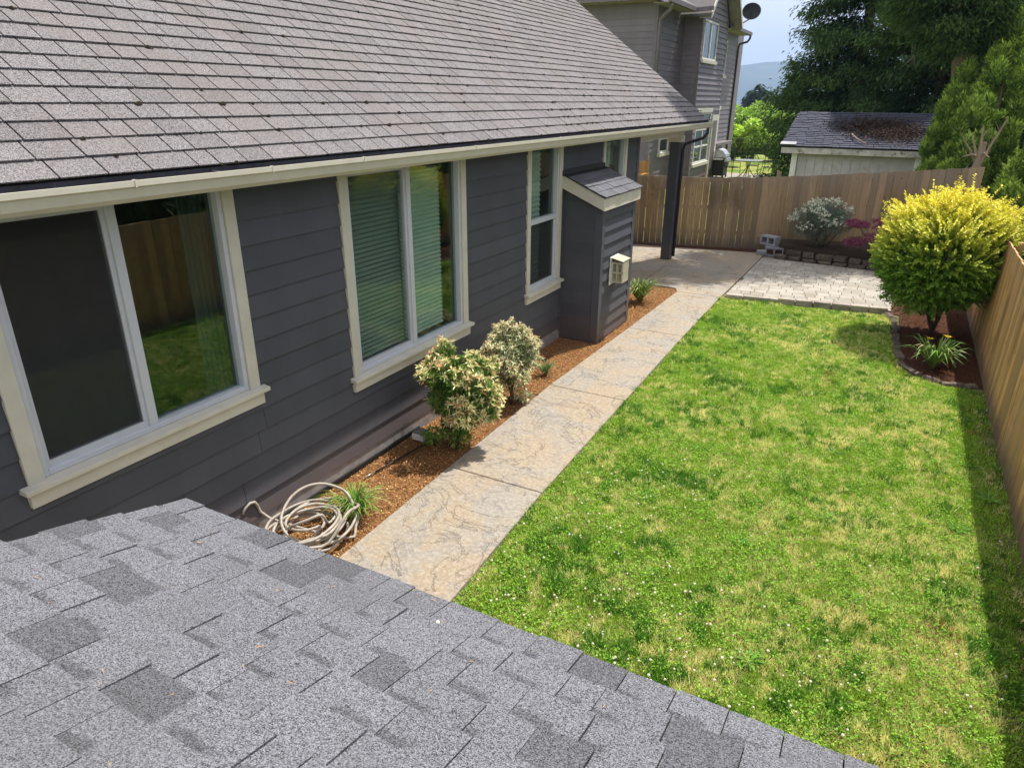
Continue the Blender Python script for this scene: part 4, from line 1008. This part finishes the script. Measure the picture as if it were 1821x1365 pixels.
# roofs
def roofslab(name, O, U, Vv, t, mat): return MB().obox(O, U, Vv, (0, 0, t)).build(name, mat, NH)
roofslab('roof', (-3.72, 25.1, 6.30), (0, 3.3, 0), (-2.8, 0, 1.6), .06, MT['roof'])
MB().obox((-3.80, 25.1, 6.20), (.12, 0, 0), (0, 3.25, 0), (0, 0, .13)).build('gutter', MT['ntrim'], NH)
MB().obox((-3.70, 28.24, 6.20), (.62, 0, .03), (0, .11, 0), (0, 0, .13)).build('gutter', MT['ntrim'], NH)
MB().obox((-4.30, 25.1, 6.19), (.52, 0, 0), (0, 3.2, 0), (0, 0, .012)).build('soffit', MT['soffit'], NH)
MB().obox((-13, 25.2, 6.30), (8.7, 0, 0), (0, .55, 0), (0, 0, .03)).build('soffit', MT['soffit'], NH)
MB().obox((-13, 25.08, 6.30), (9.2, 0, 0), (0, .12, 0), (0, 0, .14)).build('gutter', MT['ntrim'], NH)
for sgn in (0, 1):
    yb = 28.35 if sgn == 0 else 33.75; d = V(0, 1, .96) if sgn == 0 else V(0, -1, .96)
    MB().obox(V(-6.5, yb, 6.05), V(3.35, 0, 0), d*2.72, V(0, 0, .09)).build('roof', MT['roof'], NH)
    MB().obox(V(-3.16, yb, 5.98), V(.04, 0, 0), d*2.72, V(0, 0, .2)).build('rake_board', MT['trim'], NH)
    MB().obox(V(-3.60, yb+(.02 if sgn == 0 else -.02), 5.99), V(.42, 0, 0), d*2.70, V(0, 0, .03)).build('soffit', MT['soffit'], NH)
MB().obox((-3.55, 33.3, 6.05), (.12, 0, 0), (0, 4.2, 0), (0, 0, .13)).build('gutter', MT['ntrim'], NH)
MB().obox((-3.55, 33.4, 6.16), (0, 4.1, 0), (-2.5, 0, 1.1), (0, 0, .06)).build('roof', MT['roof'], NH)
MB().obox((-4.02, 33.3, 6.04), (.5, 0, 0), (0, 4.1, 0), (0, 0, .015)).build('soffit', MT['soffit'], NH)
MB().tube([(-3.5, 37.4, 6.06), (-3.5, 37.4, 5.92), (-3.6, 37.4, 5.78), (-3.95, 37.35, 5.68), (-3.97, 37.3, 5.5), (-3.97, 37.3, 0)], .05, 8).build('downspout', MT['iron'], NH, smooth=True)
MB().tube([(-3.75, 25.3, 6.2), (-3.78, 25.35, 6.0), (-4.05, 25.55, 5.86), (-4.20, 25.66, 5.75), (-4.21, 25.67, 5.6), (-4.21, 25.67, 2.5)], .06, 8).build('downspout', MT['ntrim'], NH, smooth=True)
# dish
dt = thing('satellite_dish', 'dark satellite dish on a bent mast above the neighbour eave', 'satellite dish', (-3.5, 34.6, 6.2))
dn = Vector((.25, -1, .22)).normalized(); dc = Vector((-3.2, 35.5, 6.85)); q = dn.to_track_quat('Z', 'Y').to_matrix()
vs = []; fs = []
for i, rr_ in enumerate((0.0, .12, .24, .34, .38)):
    for k in range(20):
        a = 2*PI*k/20
        vs.append(dc+q @ Vector((rr_*math.cos(a)*1.05, rr_*math.sin(a)*.92, rr_*rr_*.55)))
for i in range(4):
    for k in range(20): fs.append((i*20+k, i*20+(k+1) % 20, (i+1)*20+(k+1) % 20, (i+1)*20+k))
b = len(vs); vs += [v-dn*.025 for v in vs]; fs += [tuple(j+b for j in f[::-1]) for f in fs]; fs += [(80+k, 80+(k+1) % 20, 80+(k+1) % 20+b, 80+k+b) for k in range(20)]
MB().add(vs, fs).build('reflector', MT['black'], dt, smooth=True)
MB().tube([(-3.45, 34.4, 6.25), (-3.40, 34.6, 6.30), (-3.22, 35.35, 6.55), tuple(dc-dn*.05)], .035, 8).build('mast', MT['black'], dt)
MB().tube([tuple(dc), tuple(dc+dn*.35+Vector((0, 0, -.1)))], .02, 6).build('feed_arm', MT['iron'], dt)
B('bracket', MT['steel'], dt, -3.50, -3.36, 34.3, 34.5, 6.18, 6.28)

# ------------------------------------------------------------------ shed beyond the fence
SH = thing('garden_shed', 'pale garden shed with dark shingle roof beyond the rear fence', 'shed', (2.7, 23, 0))
B('wall', MT['shedwall'], SH, 1.17, 4.35, 22.25, 26.5, -.05, 1.90)
for i in range(13): B('batten_panel', MT['shedwall'], SH, 1.30+i*.235, 1.30+i*.235+.228, 22.225, 22.248, -.05, 1.86)
B('corner_board', MT['white'], SH, 1.12, 1.27, 22.18, 22.27, -.05, 1.88); B('corner_board', MT['white'], SH, 4.25, 4.40, 22.18, 22.27, -.05, 1.88)
B('eave_board', MT['oldwhite'], SH, .84, 4.52, 21.97, 22.02, 1.83, 1.99, bevel=.006)
ss = .30; us = V(0, 1, ss)/math.hypot(1, ss); nsn = V(0, -ss, 1)/math.hypot(1, ss)
sr = MB().obox(V(.82, 21.98, 1.985), V(3.72, 0, 0), us*3.0, nsn*.04).build('roof', MT['deck'], SH)
MB().obox(V(.82, 24.84, 2.86), V(3.72, 0, 0), V(0, 2.6, -.6), V(0, 0, .04)).build('rear_roof', MT['deck'], SH)
shingles(sr, V(.80, 21.95, 1.985)+nsn*.038, us, nsn, 3.76, 3.0, .15, [.2, .25, .3], MT['roof_dark'], limit=0, gap=.012, thick=.012)
MB().obox(V(.80, 21.94, 2.01)+nsn*.065, V(.42, 0, 0), us*.2, nsn*.01).build('flashing', MT['steel'], SH)
n = 9000; lx = RNG.normal(3.35, .62, n); ly = RNG.normal(1.45, .45, n)*1.0+.25*(lx-3.3)*-1; kk = (lx < 4.5) & (lx > 1.0) & (ly > .1) & (ly < 2.9); lx, ly = lx[kk], ly[kk]
P0 = V(0, 21.95, 1.985)+np.stack([lx, 0*lx, 0*lx], 1)+ly[:, None]*us+nsn*RNG.uniform(.065, .11, len(lx))[:, None]
o = leaves('leaf_litter', P0, rdir(len(lx))*V(1, 1, .3), .055, .03, colvar(len(lx), (.085, .058, .045), .6), MT['chip'], None, kind='stuff', droop=0); tag(o, 'brown leaf litter piled on the shed roof')
o = MB().tube([tuple(V(2.55, 21.95, 1.985)+us*1.0+nsn*.10), tuple(V(2.58, 21.95, 1.985)+us*.75+nsn*.15), tuple(V(2.75, 21.95, 1.985)+us*.45+nsn*.13), tuple(V(3.0, 21.95, 1.985)+us*.15+nsn*.12)], [.012, .02, .02, .012], 6).build('fallen_branch', MT['snag']); tag(o, 'bare fallen branch lying on the shed roof', 'branch')

# ------------------------------------------------------------------ neighbour patio furniture, grill, chair
npd = B('neighbour_patio', MT['paver'], None, -3.6, -.9, 32.6, 35.6, -.06, -.03); tag(npd, 'pale patio slab under the iron table', kind='structure')
tb = thing('patio_table', 'round iron patio table beyond the rear fence', 'table', (-2.15, 33.6, 0))
MB().lathe((-2.15, 33.6, .71), [(.60, 0), (.62, .012), (.62, .03), (.60, .035)], 28).build('tabletop', MT['tabletop'], tb)
for k in range(4):
    a = k*PI/2+.5; MB().tube([(-2.15+.10*math.cos(a), 33.6+.10*math.sin(a), .70), (-2.15+.06*math.cos(a), 33.6+.06*math.sin(a), .4), (-2.15+.25*math.cos(a), 33.6+.25*math.sin(a), .12), (-2.15+.45*math.cos(a), 33.6+.45*math.sin(a), -.02)], .018, 6).build('leg', MT['iron'], tb)
def iron_chair(x, y, rz, label):
    t = thing('patio_chair', label, 'chair', (0, 0, 0), 'iron chairs round the patio table')
    m_ = MB()
    for k in range(9): m_.tube([(-.22+k*.055, -.22, .44), (-.22+k*.055, .22, .44)], .007, 5)
    m_.tube([(-.24, -.24, .44), (.24, -.24, .44), (.24, .24, .44), (-.24, .24, .44), (-.24, -.24, .44)], .014, 6); m_.build('seat', MT['iron'], t)
    m_ = MB(); arc = [(.25*math.cos(a), .25+.06*math.sin(a), .55+.36*math.sin(a)) for a in np.linspace(PI, 0, 12)]
    m_.tube([(-.25, .24, .44)]+arc+[(.25, .24, .44)], .014, 6)
    for k in range(7): xx = -.18+k*.06; zt = .55+.36*math.sqrt(max(0, 1-(xx/.25)**2)); m_.tube([(xx, .25, .46), (xx, .30, zt)], .006, 5)
    m_.build('backrest', MT['iron'], t)
    for s in (-1, 1):
        MB().tube([(s*.23, -.23, .44), (s*.25, -.27, -.02)], .013, 6).build('leg', MT['iron'], t); MB().tube([(s*.23, .23, .44), (s*.25, .29, -.02)], .013, 6).build('leg', MT['iron'], t)
        MB().tube([(s*.25, .25, .66), (s*.27, 0, .67), (s*.26, -.18, .64), (s*.24, -.22, .45)], .012, 6).build('armrest', MT['iron'], t)
    t.location = (x, y, 0); t.rotation_euler = (0, 0, rz)
iron_chair(-2.72, 33.15, 2.6, 'iron chair in front of the round table, nearest the grill')
iron_chair(-1.35, 34.1, -1.2, 'iron chair at the right of the round table, seen side on')
iron_chair(-2.1, 34.55, 0.15, 'iron chair behind the round table')
bq = thing('gas_grill', 'stainless gas grill beside the neighbour wall', 'grill', (-3.15, 33.0, 0))
B('cabinet', MT['black'], bq, -3.50, -3.02, 32.7, 33.5, .08, .80)
B('side_shelf', MT['steel'], bq, -3.45, -3.05, 32.35, 32.70, .78, .82)
MB().prism([(-3.02, 32.7, .68), (-2.90, 32.7, .70), (-2.94, 32.7, .84), (-3.02, 32.7, .86)], (0, .8, 0)).build('control_panel', MT['steel'], bq)
for x in (-3.5, -3.08):
    for y in (32.7, 33.44): B('leg', MT['black'], bq, x, x+.06, y, y+.06, -.02, .08)
MB().prism([(-3.5, 32.72, .82), (-2.98, 32.72, .86), (-3.02, 32.72, 1.0), (-3.14, 32.72, 1.16), (-3.32, 32.72, 1.22), (-3.48, 32.72, 1.12)], (0, .76, 0)).build('lid', MT['steel'], bq, bevel=.01)
MB().tube([(-2.98, 32.8, 1.0), (-2.94, 32.84, 1.0), (-2.94, 33.36, 1.0), (-2.98, 33.4, 1.0)], .014, 6).build('handle', MT['steel'], bq)
ac = thing('wooden_chair', 'orange wooden garden chair seen just over the rear fence', 'chair', (-3.6, 23, 0))
for k in range(4): MB().obox((-3.74+k*.085, 23.0+.01*k, .4), (.07, 0, 0), (0, .02, 0), (-.05, .12, .92+.03*math.sin(k))).build('back_slat', MT['orange_wood'], ac)
B('seat', MT['orange_wood'], ac, -3.75, -3.4, 22.5, 23.0, .38, .41); B('armrest', MT['orange_wood'], ac, -3.46, -3.36, 22.45, 23.1, .95, .98)
for x in (-3.75, -3.41):
    for y in (22.5, 23.0): B('leg', MT['orange_wood'], ac, x, x+.05, y, y+.05, -.05, .95 if x > -3.5 else .6)
MB().obox((-3.42, 22.95, .4), (.06, 0, 0), (0, .06, 0), (-.02, .1, 1.0)).build('back_post', MT['orange_wood'], ac)
# wire fence
wf = thing('wire_fence', 'thin wire garden fence in front of the green hedge', 'fence', (-2, 42, 0))
for k in range(6): MB().tube([(-6.2+k*1.7, 42, -.1), (-6.2+k*1.7, 42, 1.35)], .022, 5).build('fence_post', MT['iron'], wf)
m_ = MB()
for z in np.linspace(.1, 1.25, 6): m_.tube([(-6.2, 42, z), (2.5, 42, z)], .006, 3)
for k in range(58): m_.tube([(-6.2+k*.15, 42, .05), (-6.2+k*.15, 42, 1.28)], .004, 3)
m_.build('mesh_wire', MT['iron'], wf, kind='stuff')

# ------------------------------------------------------------------ trees beyond
def blob_tree(name, label, base, crown_c, crown_r, nblob, n, L, W, col, coltop, mat='leaf', trunk_r=.12, br=.32, group=None, cat='tree', drop=.15, seed=0, zmin=None):
    t = thing(name, label, cat, base, group); c, r = V(*crown_c), V(*crown_r)
    blobs = [(c+rdir(1)[0]*r*RNG.uniform(.35, .85), V(1, 1, .8)*br*max(r)*RNG.uniform(.7, 1.2)) for _ in range(nblob)]
    P, D, k = sample_blobs(blobs, n, .6); rad = np.linalg.norm((P-c)/r, axis=1)
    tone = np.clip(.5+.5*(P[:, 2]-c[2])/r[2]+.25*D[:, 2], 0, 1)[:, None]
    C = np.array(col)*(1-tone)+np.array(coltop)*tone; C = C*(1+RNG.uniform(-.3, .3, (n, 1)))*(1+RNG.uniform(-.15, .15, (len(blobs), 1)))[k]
    leaves('crown', P, unit(D+rdir(n)*.8), RNG.uniform(.7, 1.3, n)*L, W, C, MT[mat], t, kind='stuff', droop=drop)
    MB().tube([base, tuple((V(*base)+c)/2+V(.05, .03, 0)), tuple(c)], [trunk_r, trunk_r*.7, trunk_r*.3], 8).build('trunk', MT['bark'], t)
    for i in range(5):
        b_ = blobs[i][0]; m0 = (V(*base)*.45+c*.55); MB().tube([tuple(m0), tuple((m0+b_)/2+V(0, 0, .1)), tuple(b_)], [trunk_r*.4, trunk_r*.25, .02], 5).build('limb', MT['bark'], t)
    return t
def conifer(label, x, y, h, R, n, group, col=(.036, .080, .030), zl=.3, L=.155, seed=1, name='cedar_tree', tip=(.19, .31, .075), lean=(0, 0), taperlow=False):
    t = thing(name, label, 'tree', (x, y, -.1), group); r = np.random.default_rng(seed)
    nb = 260; P = []; D = []; T = []
    for i in range(nb):
        s = r.random()**1.15; z = zl+s*(h-zl); a = r.uniform(0, 2*PI); ext = R*(1-s)**.65*r.uniform(.72, 1.12)+.15
        if taperlow: ext *= min(1, (z-zl)/3.2+.22)
        m_ = int(n/nb*(.5+1.2*(1-s))); q = r.random(m_)**.55; off = r.normal(size=(m_, 3))*np.array([.20, .20, .15])*(.5+.6*ext/R)
        ax_ = np.array([math.cos(a), math.sin(a), 0]); tn = np.array([-math.sin(a), math.cos(a), 0])
        p = np.array([x+lean[0]*z/h, y+lean[1]*z/h, z])+ax_*ext*q[:, None]+off+tn*(r.normal(size=(m_, 1))*.22*q[:, None]*ext*.6)
        p[:, 2] += -.28*ext*q**1.6+.12*ext*np.clip(q-.8, 0, 1)*3
        P.append(p); D.append(ax_*.8+np.array([0, 0, -.35])+r.normal(size=(m_, 3))*.55); T.append(np.clip((q-.55)*2, 0, 1)*r.uniform(.3, 1.0)+np.zeros(m_))
    P = np.concatenate(P); D = np.concatenate(D); T = np.concatenate(T)[:, None]*RNG.uniform(.3, 1, (len(P), 1))
    C = np.array(col)*(1-T)+np.array(tip)*T; C = C*(1+RNG.uniform(-.3, .3, (len(P), 1)))
    leaves('foliage', P, D, RNG.uniform(.6, 1.3, len(P))*L, L*.34, C, MT['needle'], t, kind='stuff', droop=.25)
    MB().tube([(x, y, -.2), (x+lean[0]*.5+.05, y+lean[1]*.5, h*.5), (x+lean[0], y+lean[1], h)], [.28, .16, .03], 8).build('trunk', MT['bark'], t)
conifer('dark cedar standing left of and behind the shed', 1.9, 30.5, 14, 3.1, 115000, 'cedars beyond the rear fence', seed=1)
conifer('dark cedar directly behind the shed roof', 4.6, 28.6, 14, 3.2, 115000, 'cedars beyond the rear fence', seed=2)
conifer('dark cedar right of the shed, brown inner branches showing', 7.8, 26.8, 14, 3.3, 100000, 'cedars beyond the rear fence', seed=3, col=(.040, .060, .024))
conifer('dark cedar at the far right edge of the tree row', 11.2, 25.5, 14, 3.3, 60000, 'cedars beyond the rear fence', seed=4)
conifer('tall dark cedar set back between the others', 6.2, 33.0, 16, 4.2, 60000, 'cedars beyond the rear fence', seed=5)
conifer('tall leaning cedar behind the arborvitae, its crown shading the pavers', 5.65, 21.6, 15, 2.7, 75000, 'cedars beyond the rear fence', L=.115, seed=6, zl=4.4, taperlow=True, lean=(-3.3, -2.6))
# brown dead wood in the cedar
r_ = random.Random(5); dw = thing('dead_branches', 'tangle of bare brown branches among the cedars above the shed', 'branches', (4.0, 24.2, 4.5)); 
for i in range(17):
    a = r_.uniform(-2.6, -.4); p = V(4.0+r_.uniform(-1.5, 1.6), 25.6+r_.uniform(-.4, .4), r_.uniform(4.6, 6.9)); l = r_.uniform(.9, 1.9)
    e = p+V(math.cos(a)*l*.8, -abs(math.sin(a))*l, r_.uniform(-.6, .5)); MB().tube([tuple(p), tuple((p+e)/2+V(0, 0, .12)), tuple(e)], [.013, .009, .004], 5).build('branch', MT['bark'], dw)
    for j in range(3):
        q = p+(e-p)*r_.uniform(.4, .95); MB().tube([tuple(q), tuple(q+V(r_.uniform(-.3, .3), r_.uniform(-.3, .1), r_.uniform(-.3, .3)))], [.008, .003], 4).build('twig', MT['bark'], dw)

def arbor(label, x, y, h, R, n, lean=(0, 0), seed=0, bright=1.0):
    t = thing('arborvitae', label, 'tree', (x, y, -.1), 'arborvitae beyond the corner of the fences'); r = np.random.default_rng(seed)
    m_ = 130; bl = []
    for i in range(m_):
        s = r.random(); a = r.uniform(0, 2*PI); rad = R*(math.sin(min(1, s*1.25+.25)*PI*.5) if s < .55 else math.cos((s-.55)/.45*PI*.5)**.8)*.78
        bl.append((V(x+lean[0]*s+rad*math.cos(a), y+lean[1]*s+rad*math.sin(a), .2+s*(h-.4)), V(.20, .20, .34)*r.uniform(.7, 1.25)*max(.5, R/.6)*.8))
    P, D, k = sample_blobs(bl, n, .65); D2 = unit(D*V(1, 1, .3)+V(0, 0, .75)+rdir(n)*.45)
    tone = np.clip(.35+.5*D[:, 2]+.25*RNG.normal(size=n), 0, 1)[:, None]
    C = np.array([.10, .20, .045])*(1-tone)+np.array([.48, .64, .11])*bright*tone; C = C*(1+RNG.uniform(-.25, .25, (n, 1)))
    leaves('foliage', P, D2, RNG.uniform(.07, .15, n), .038, C, MT['needle'], t, kind='stuff', droop=-.05)
    MB().tube([(x, y, -.2), (x+lean[0]*.5, y+lean[1]*.5, h*.5), (x+lean[0], y+lean[1], h*.92)], [.07, .05, .01], 6).build('trunk', MT['bark'], t)
arbor('left hand arborvitae column with a leaning tip', 4.66, 20.6, 4.1, .46, 24000, (.25, 0), 1)
arbor('tallest arborvitae with bright sunlit top', 5.68, 20.3, 5.1, .55, 30000, (-.05, 0), 2, 1.25)
arbor('arborvitae at the right edge behind the snag', 6.85, 20.0, 4.9, .60, 30000, (.1, 0), 3, 1.15)
arbor('short arborvitae between the two tall ones', 5.25, 19.7, 3.3, .5, 18000, (-.1, 0), 4)
arbor('low bushy arborvitae at the foot of the right hand ones', 6.6, 18.9, 2.6, .8, 24000, (.1, 0), 5)
# snag
sn = thing('dead_stump', 'bare branching dead tree trunk just behind the rear fence corner', 'dead tree', (5.42, 18.9, 0))
MB().tube([(5.42, 18.9, -.1), (5.43, 18.9, .9), (5.40, 18.9, 1.6), (5.44, 18.9, 2.2), (5.46, 18.9, 2.42)], [.13, .11, .09, .075, .04], 8).build('trunk', MT['snag'], sn)
for e in [(5.22, 18.85, 2.5), (5.62, 18.8, 2.45), (5.35, 18.8, 2.75), (5.75, 18.7, 2.9), (5.10, 18.7, 2.1), (5.05, 18.9, 2.45), (5.6, 18.75, 2.1), (5.18, 18.7, 1.75)]:
    b0 = V(5.42, 18.9, random.uniform(1.7, 2.2)); e = V(*e); MB().tube([tuple(b0), tuple((b0+e)/2+V(0, 0, .05)), tuple(e)], [.035, .025, .010], 6).build('branch', MT['snag'], sn)
    for j in range(2): q = b0+(e-b0)*random.uniform(.5, 1); MB().tube([tuple(q), tuple(q+V(random.uniform(-.2, .2), random.uniform(-.1, .1), random.uniform(-.05, .25)))], [.010, .004], 4).build('twig', MT['snag'], sn)

# hedge & far trees in the gap
for i, (x, hh) in enumerate(((-5.2, 1.0), (-4.0, 1.08), (-2.7, 1.0), (-1.5, .95))):
    blob_tree('vine_bush', ['leftmost bright green vine bush by the neighbour house', 'tallest bright green vine bush behind the wire fence', 'bright green vine bush behind the patio table', 'bright green vine bush nearest the shed'][i], (x, 44.4, -.1), (x, 44.4, 1.05), (.95, .8, hh), 16, 5200, .17, .10, (.16, .30, .04), (.55, .72, .12), br=.36, trunk_r=.05, group='vine bushes behind the wire fence', cat='bush')
    for j in range(6):
        pass
for i, (x, y, z, R) in enumerate(((-9.5, 66, -1.4, 2.0), (-7.4, 62, -1.0, 2.1), (-12.6, 78, -2.4, 2.0), (-5.6, 60, -1.0, 2.0), (-14.5, 84, -2.9, 1.7))):
    blob_tree('leafy_tree', ['light green round tree past the neighbour hedge', 'light green tree directly left of the dark cedars', 'small light green tree farther down the slope', 'green tree half hidden by the dark cedars', 'farthest light green tree against the hills'][i], (x, y, z-1.5), (x, y, z+2.5), (R, R, R*1.0), 16, 6000, .26, .17, (.07, .15, .03), (.36, .52, .09), br=.36, trunk_r=.14, group='leafy trees on the far slope')
def forest():
    V_ = []; F = []; C = []; r = np.random.default_rng(9); b = 0
    for i in range(520):
        y = r.uniform(130, 520); x = -y*r.uniform(.06, .36); z0 = -.06-(y-50)*.085; h = r.uniform(8, 15)+(y-130)*.055; R0 = h*.17
        k = 26; hh = r.random((k*9)); 
        P = np.column_stack([x+R0*(1-hh)*r.uniform(-1, 1, k*9), y+R0*(1-hh)*r.uniform(-1, 1, k*9), z0+h*hh])
        V_.append(P)
        C.append(colvar(k*9, (.022, .045, .020) if r.random() < .75 else (.06, .11, .03), .3))
    P = np.concatenate(V_); C = np.concatenate(C); n = len(P)
    o = leaves('forest', P, unit(rdir(n)*V(1, 1, .3)+V(0, 0, -.3)), 1.6, 1.0, C, MT['needle'], None, kind='stuff'); tag(o, 'dark line of far conifer woods below the hills')
forest()
# hedge beyond the side fence (shows in the glass and at the right edge)
for i, (x, y) in enumerate(((8.2, -2.5), (8.4, .8), (8.2, 4.2), (8.5, 7.6), (8.3, 11.0), (8.6, 14.4))):
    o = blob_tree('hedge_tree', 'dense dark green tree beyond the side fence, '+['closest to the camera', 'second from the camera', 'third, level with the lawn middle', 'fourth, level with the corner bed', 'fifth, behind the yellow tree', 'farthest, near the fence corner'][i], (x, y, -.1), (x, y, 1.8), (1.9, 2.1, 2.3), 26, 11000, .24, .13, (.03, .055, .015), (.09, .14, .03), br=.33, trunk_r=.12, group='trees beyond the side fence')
